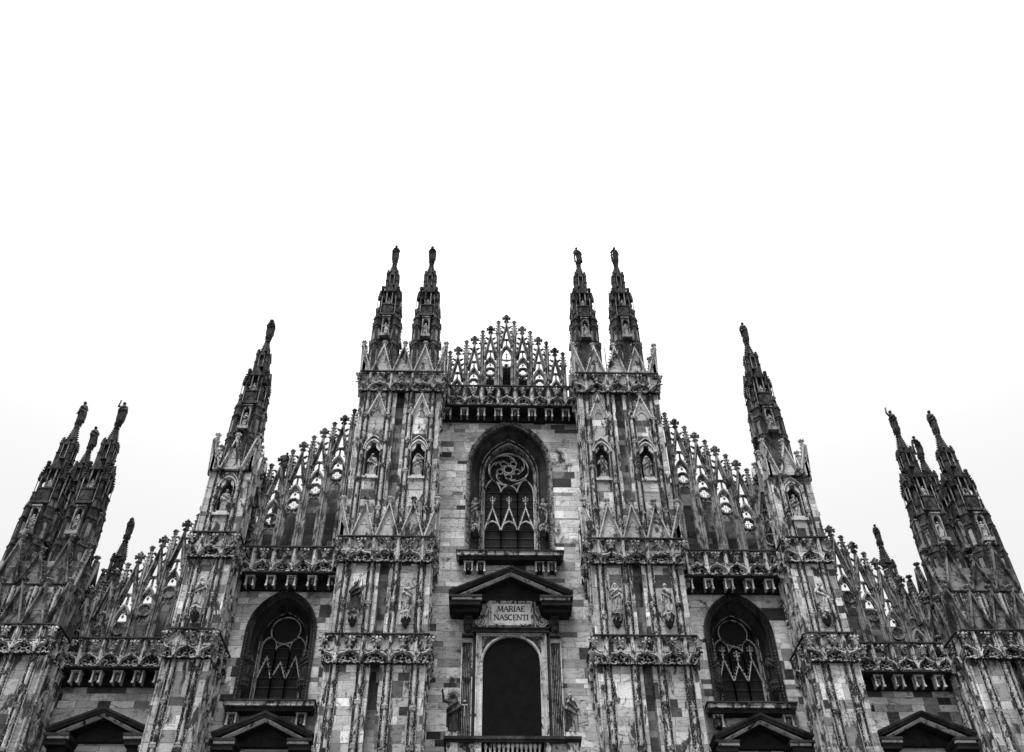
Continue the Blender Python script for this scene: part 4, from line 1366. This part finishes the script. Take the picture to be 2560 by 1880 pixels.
SPM = dict(core=spire_core_mesh(), pier=pier_mesh(), pin=sp_pin_mesh(), s1=shaft_mesh([(.05, -6.2), (.05, -4.75), (.07, -4.7), (.07, -4.62)]), s2=shaft_mesh([(.03, -7.3), (.03, -5.35)], 5), s3=shaft_mesh([(.032, -3.45), (.032, -2.35)], 5), up=sp_uppin(), tip=sp_tip(), ped=sp_ped(), niche=sp_niche())
def spire(x, y, zf, label, niche_key, niche_label, mini_label, stat_key, stat_label, h=1.8, rot=0.0, full=True):
    o = part("spire", SPM['core'], cath, (x, y, zf), 0, label)
    for sx in (-1, 1):
        for sy in (-1, 1):
            part("buttress_pier", SPM['pier'], o, (x+sx*.65, y+sy*.65, zf), pi/4)
            part("pinnacle", SPM['pin'], o, (x+sx*.59, y+sy*.59, zf), pi/4)
            part("small_pinnacle", SPM['up'], o, (x+sx*.36, y+sy*.36, zf))
    for k in range(4):
        a = k*pi/2
        part("niche_frame", SPM['niche'], o, (x+.92*sin(a), y-.92*cos(a), zf), a)
    for sx in (-1, 1):
        for sy in (-1, 1):
            for key, a, b in (('s1', .21, .74), ('s2', .52, .88), ('s3', .17, .48)):
                part("shaft", SPM[key], o, (x+sx*a, y+sy*b, zf)); part("shaft", SPM[key], o, (x+sx*b, y+sy*a, zf))
    part("spirelet", SPM['tip'], o, (x, y, zf)); part("pedestal", SPM['ped'], o, (x, y, zf))
    put_statue(stat_key, stat_label, x, y, zf, h, rot, "statues on the spire tips")
    if niche_label:
        put_statue(niche_key, niche_label, x, y-.90, zf-9.418, 1.12, 0, "small statues in the spire niches")
    if mini_label:
        put_statue('plain', mini_label, x, y-.66, zf-6.2, .85, 0, "tiny statues in the spire lanterns")
    return o
SY = -1.2
spires = [
    (-9.28, SY, 62.42, "outer spire of the left middle tower", 'slim', 'd_folded', "statue with folded arms"),
    (-6.30, SY, 62.40, "inner spire of the left middle tower", 'elder', 'd_bishop', "statue with joined hands"),
    (5.66, SY, 62.52, "inner spire of the right middle tower", 'youth', 'd_hip', "broad statue with hand on hip"),
    (8.72, SY, 62.62, "outer spire of the right middle tower", 'veil_raise', 'd_chest2', "statue with one arm bent"),
    (-18.05, SY, 53.4, "tall single spire left of the middle towers", 'beard_toga', 'd_hood', "hooded statue"),
    (17.95, SY, 53.8, "tall single spire right of the middle towers", 'bishop', 'd_plain', "straight robed statue"),
    (-29.62, SY, 44.9, "leftmost spire at the picture edge", 'scroll', 'd_down2', "statue with lowered arms"),
    (-26.92, SY, 44.9, "spire beside the far left gables", 'mother', 'd_raised', "statue raising an arm"),
    (27.05, SY, 44.95, "spire beside the far right gables", 'slim', 'd_raised2', "statue with arm held overhead"),
    (29.85, SY, 45.0, "rightmost spire at the picture edge", 'reach', 'd_plain', "upright robed statue"),
]
# alternative dark statues
def alt(key, seed, **kw):
    STAT[key] = statue_mesh("statue", seed, M['statue_dark'], **kw)
alt('d_chest2', 31, arms=ARMS['chest'], beard=True)
alt('d_down2', 33, arms=ARMS['down'], cloak=1, sway=.05)
alt('d_raised2', 36, arms=((-.20, -.02, .90, -.18, -.04, 1.06), (.19, -.02, .60, .05, -.13, .56)), cloak=1)
for x, y, z, lab, nk, sk, sl in spires:
    spire(x, y, z, lab, nk, "pale little niche statue on the "+lab, "tiny lantern statue on the "+lab, sk, "dark %s atop %s" % (sl, lab.replace("openwork gables", "gables")))
spire(-30.4, 3.0, 46.15, "half hidden spire behind the leftmost pair", None, None, None, 'd_hip', "dark statue with elbow out on the half hidden left spire")
spire(30.5, 3.0, 46.1, "half hidden spire behind the rightmost pair", None, None, None, 'd_youth', "dark swaying statue on the half hidden right spire")
for x, z, lab, k in ((-26.2, 39.2, "dark statue on the slim spire behind the outer left gables", 'd_hood'), (25.9, 39.2, "dark statue on the slim spire behind the outer right gables", 'd_plain')):
    o = part("slim_spire", SPM['tip'], cath, (x, 4, z), 0)
    mb = MB()
    mb.lathe(0, 0, [(.5, -9), (.48, -4.3), (.6, -4.2), (.4, -4.0), (.3, -2.0), (.4, -1.9), (.36, -1.7)], 8)
    for r in range(9):
        for q in range(8):
            a = pi/8+q*pi/4; R = .5 if r < 4 else .36
            mb.octa(R*cos(a), R*sin(a), -6.0+.48*r, .07, .07, .09)
    part("shaft", cached("slimshaft", lambda: mb.mesh("shaft", M['spire'])), o, (x, 4, z))
    part("pedestal", SPM['ped'], o, (x, 4, z))
    for sx in (-1, 1): part("small_pinnacle", SPM['up'], o, (x+sx*.34, 3.66, z))
    put_statue(k, lab, x, 4, z, 1.4, 0, "statues on the spire tips")
for s in (-1, 1):
    x = s*16.37
    o = part("slim_spire", SPM['tip'], cath, (x, 4, 45.1), 0); o.scale = (.6, .6, .8)
    part("shaft", CACHE["slimshaft"], o, (x, 4, 45.1)); part("pedestal", SPM['ped'], o, (x, 4, 45.1))
    if s < 0: put_statue('d_folded', "dark statue peeping out behind the gables beside the left single spire", x, 4, 45.1, 1.4, .6, "statues on the spire tips")

# ------------------------------------------------------------------ buttress towers
def front_seg(mb, x0, x1, z0, z1, y0, y1, niche=None):
    if niche:
        cx, w, zb, zs, rise = niche
        wall_hole(mb, x0, x1, z0, z1, arch_path(w, zb, zs, rise, 8, cx), y0, y1)
        mb.use(1); mb.face([(cx-w-.05, y1-.02, zb-.05), (cx+w+.05, y1-.02, zb-.05), (cx+w+.05, y1-.02, zs+rise+.1), (cx-w-.05, y1-.02, zs+rise+.1)]); mb.use(0)  # niche back in dark stone: recess shade put into the colour, with soot
    else:
        mb.box(x0, x1, y0, y1, z0, z1)
def niche_hood(cx, w, zs, rise, parent, y):
    mb = MB()
    mb.bar(pointed(w+.08, rise+.1, 8, 0, 0), .09, -.12, .1)
    mb.bar(pointed(w+.17, rise+.42, 8, 0, 0), .05, -.16, .02)
    for sx in (-1, 1): 
        pts = pointed(w+.17, rise+.42, 8)
        for i in (2, 3, 4, 5, 6): crocket(mb, sx*abs(pts[i][0])+sx*.04, -.1, pts[i][1], .06, sx)
    # trefoil cusping of the niche head
    pl = []
    for sx in (-1, 1):
        q = [(sx*w, -.05), (sx*w, .1*rise), (sx*w*.86, .5*rise), (sx*w*.55, .78*rise), (sx*w*.38, .95*rise), (sx*w*.36, .55*rise), (sx*w*.42, .30*rise), (sx*w*.62, .12*rise), (sx*w*.85, -.05)]
        mb.prism(q, -.02, .1)
    mb.prism([(-w*.42, .85*rise), (w*.42, .85*rise), (0, 1.12*rise)], -.02, .1)
    part("niche_hood", mb.mesh("niche_hood", M['light']), parent, (cx, y, zs))
    s = MB()
    s.box(-w-.06, w+.06, -.12, .55, -.34, -.17); s.box(-w*.72, w*.72, -.05, .5, -.17, 0)
    return s
def rake_hood(p, h):
    mb = MB(); w = p/2
    mb.sweep([(-w, 0), (0, h), (w, 0)], [(-.20, .02), (-.20, -.05), (-.13, -.05), (-.12, -.12), (-.06, -.09), (-.04, -.2), (.04, -.2), (.04, .02)])
    mb.sweep([(-w*.55, 0), (0, h*.66), (w*.55, 0)], [(-.03, .01), (-.03, -.03), (.02, -.03), (.02, .01)])
    mb.bar(pointed(w*.55, h*.3, 6), .035, -.04, .01)
    for sx in (-1, 1): crockets(mb, (sx*w*.95, .1), (sx*.06, h-.05), -.06, .13, .28, sx)
    gable_finial(mb, 0, -.04, h-.1)
    return mb.mesh("panel_gable", M['light'])
def tower(cx, hw, divs, p, levels, ztop, cw, slot, niches, gab_rows, lab, yb=YB, panel_gables=(), pm=None, gm=None):
    """levels: z of cornice tops (low to high); gab_rows: z where rows of blind gables stand"""
    pm = pm or M['pier']; gm = gm or M['plain']
    mb = MB()
    yf = T+.62
    mb.box(cx-hw+.03, cx+hw-.03, yf, yb, 0, ztop-.01)
    segs = [(-hw, -slot), (slot, hw)] if slot else [(-hw, hw)]
    for a, b in segs:
        nn = [q for q in niches if a < q[0] < b]
        if nn:
            q = nn[0]
            mb.box(cx+a, cx+b, T, yf-.001, 0, q[2]-1.5)
            front_seg(mb, cx+a, cx+b, q[2]-1.5, q[3]+q[4]+1.2, T, yf-.001, (cx+q[0], q[1], q[2], q[3], q[4]))
            mb.box(cx+a, cx+b, T, yf-.001, q[3]+q[4]+1.2, ztop)
        else:
            mb.box(cx+a, cx+b, T, yf-.001, 0, ztop)
    t = part("buttress", mb.mesh("buttress", [pm, M['dark']]), cath, (0, 0, 0), 0, lab)
    if slot:
        s = MB(); s.box(cx-slot-.01, cx+slot+.01, yf-.03, yf+.02, 0, ztop-.02)
        part("slot_panel", s.mesh("slot_panel", M['slot']), t)
    ym = (T+yb)/2; sd = (yb-T)
    full = [(divs[i]+divs[i+1])/2 for i in range(len(divs)-1)]
    ends = [(divs[0]-p/2, 1), (divs[-1]+p/2, -1)]
    for zc in levels:
        mb = MB()
        mb.at(cx, T-.28, zc)
        cornice_run(mb, full, p, True, ends)
        for e, sg in ends: fleuron(mb, e, -.14)
        for rot, ox in ((pi/2, cx+cw), (-pi/2, cx-cw)):
            # local x runs along +-y
            mb.at(ox, 0, zc, rot)
            sg = 1 if rot > 0 else -1
            e0 = sg*(T-.28)
            half_bay(mb, e0, sg, p, True)
            k = 1
            while abs(p*k) < sd-.3:
                c = e0+sg*p*k
                half_bay(mb, c, -1, p, True); half_bay(mb, c, 1, p, True); fleuron(mb, c, -.14)
                k += 1
        mb.at(cx, 0, zc)
        mb.box(-cw+.16, cw-.16, T-.1, yb, -.1, -.01)
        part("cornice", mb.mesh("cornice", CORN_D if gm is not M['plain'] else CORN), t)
    # colonnettes
    zs = [14.0]+list(levels)
    for i, z0 in enumerate(zs):
        z1 = (zs[i+1]-1.66) if i+1 < len(zs) else ztop-.02
        L = round(z1-z0, 2)
        if L < .8: continue
        for d in divs:
            seed = random.randint(0, 2)
            part("colonnette", cached(("col", L, seed), lambda: colonnette_mesh(L, seed)), t, (cx+d, T, z0))
        for sg in (-1, 1):
            for yy in (T+.28, T+.28+p*.85, T+.28+1.7*p):
                if yy > -.4: continue
                part("colonnette", cached(("col", L, 0), lambda: colonnette_mesh(L, 0)), t, (cx+sg*hw, yy, z0), sg*pi/2)
        # smooth corner shafts
        c = MB(); c.lathe(0, 0, [(.06, 0), (.06, L)], 8)
        for sg in (-1, 1): part("corner_shaft", cached(("cs", L), lambda: c.mesh("corner_shaft", M['pier'])), t, (cx+sg*(hw+.0), T+.0, z0))
    # rows of blind gables
    for zg, hg in gab_rows:
        for xc in full:
            part("blind_gable", cached(("bg", p, hg, 0), lambda: blind_gable_mesh(p, hg, 0, True, gm)), t, (cx+xc, T-.30, zg))
        for e, sg in ends:
            part("blind_gable", cached(("bg", p, hg, sg), lambda: blind_gable_mesh(p, hg, sg, True, gm)), t, (cx+e, T-.30, zg))
        for rot, ox in ((pi/2, cx+cw+.02), (-pi/2, cx-cw-.02)):
            sg = 1 if rot > 0 else -1
            part("blind_gable", cached(("bgh", p, hg, sg), lambda: blind_gable_mesh(p, hg, sg, False, gm)), t, (ox, T-.30, zg), rot)
            k = 1
            while p*(k+.5) < sd+.2:
                part("blind_gable", cached(("bg", p, hg, 0), lambda: blind_gable_mesh(p, hg, 0, True, gm)), t, (ox, T-.30+p*k, zg), rot)
                k += 1
    for nx, w, zb, z_s, rise in niches:
        s = niche_hood(cx+nx, w, z_s, rise, t, T)
        part("niche_pedestal", s.mesh("niche_pedestal", M['light']), t, (cx+nx, T, zb+.34))
    for px, pz, pw, phh in panel_gables:
        part("panel_gable", cached(("pg", pw, phh), lambda: rake_hood(pw, phh)), t, (cx+px, T-.01, pz))
    return t
D4 = [-2.2, -.733, .733, 2.2]
nich = [(-1.467, .46, 38.98, 41.3, .72), (1.467, .46, 38.98, 41.3, .72)]
pg_ = [(-1.467, 44.24, 1.28, 1.9), (1.467, 44.24, 1.28, 1.9)]
TWL = tower(-7.55, 2.70, D4, 1.467, (27.98, 34.4, 48.0), 47.95, 2.84, .27, nich, ((34.4, 2.5), (48.0, 2.55)), "left middle tower carrying two spires", panel_gables=pg_)
TWR = tower(7.42, 2.70, D4, 1.467, (27.98, 34.4, 48.08), 48.03, 2.84, .27, nich, ((34.4, 2.5), (48.08, 2.55)), "right middle tower carrying two spires", panel_gables=pg_)
for cx in (-17.88, 17.95):
    tower(cx, 1.25, [-.65, .65], 1.3, (28.23, 34.62), 39.4, 1.34, 0, [(0, .48, 36.05, 38.2, .68)], ((39.4, 2.45),), ("left" if cx < 0 else "right")+" slender tower carrying one spire", yb=.6)
D6 = [-2.2, -.88, .44, 1.76]
for s in (-1, 1):
    cx = s*28.05
    dv = [-1.93, -.643, .643, 1.93]
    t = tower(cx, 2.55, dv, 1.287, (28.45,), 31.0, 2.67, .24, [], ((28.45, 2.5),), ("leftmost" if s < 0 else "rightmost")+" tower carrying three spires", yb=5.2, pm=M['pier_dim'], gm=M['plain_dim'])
    # set back upper storey with taller gables
    mb = MB(); mb.box(cx-2.4, cx+2.4, T+.45, 5.0, 30.9, 33.0)
    part("upper_storey", mb.mesh("upper_storey", M['backwall']), t)
    for dx in (-1.45, 0, 1.45):
        hgt = 2.9 if dx else 2.0
        part("blind_gable", cached(("bg2", hgt), lambda: blind_gable_mesh(1.5, hgt, 0, True, M['plain_dim'])), t, (cx+dx, T+.3, 31.4))
    for k in range(5):
        part("blind_gable", cached(("bg2", 2.9), lambda: blind_gable_mesh(1.5, 2.9, 0, True, M['plain_dim'])), t, (cx-s*2.5, T+.9+1.5*k, 31.2), -s*pi/2)
# lightning rods between the twin spires
mb = MB(); mb.tube((0, 0, 0), (0, 0, 3.0), .035, .03, 6)
for cx in (-7.35, 7.05): part("lightning_rod", cached("rod", lambda: mb.mesh("lightning_rod", M['iron'])), cath, (cx, -1.6, 49.3))

# ---- statues in the tower niches
for x, key, lab in ((-9.0, 'beard_toga', "bearded statue in a toga in the outer niche of the left middle tower"), (-6.08, 'veil_raise', "veiled marble statue lifting a hand in the inner niche of the left middle tower"),
                    (5.95, 'slim', "slender statue with joined hands in the inner niche of the right middle tower"), (8.88, 'hood', "hooded stooping statue in the outer niche of the right middle tower")):
    put_statue(key, lab, x, T+.22, 39.32, 1.82)
put_statue('elder', "bearded statue with hand on hip in the niche of the left slender tower", -17.88, T+.22, 36.39, 1.75)
put_statue('bishop', "long bearded statue holding a book in the niche of the right slender tower", 17.95, T+.22, 36.39, 1.75)
# ---- statues on consoles
for x, z, key, lab, tw in ((-9.02, 29.4, 'd_scroll', "blackened statue on the outer console of the left middle tower", 0), (-6.05, 29.4, 'reach', "pale statue with one arm up on the inner console of the left middle tower", 0),
                           (5.95, 29.4, 'prophet', "veiled bearded statue with open arms on the inner console of the right middle tower", 0), (8.9, 29.4, 'youth', "bare headed statue on the outer console of the right middle tower", 0),
                           (-17.88, 29.6, 'mother', "veiled statue holding a child on the console of the left slender tower", 0), (17.95, 29.6, 'beard_toga', "long haired bearded statue on the console of the right slender tower", 0)):
    put_statue(key, lab, x, T-.38, z, 1.85)
    part("statue_console", CON, cath, (x, T-.34, z-.004))
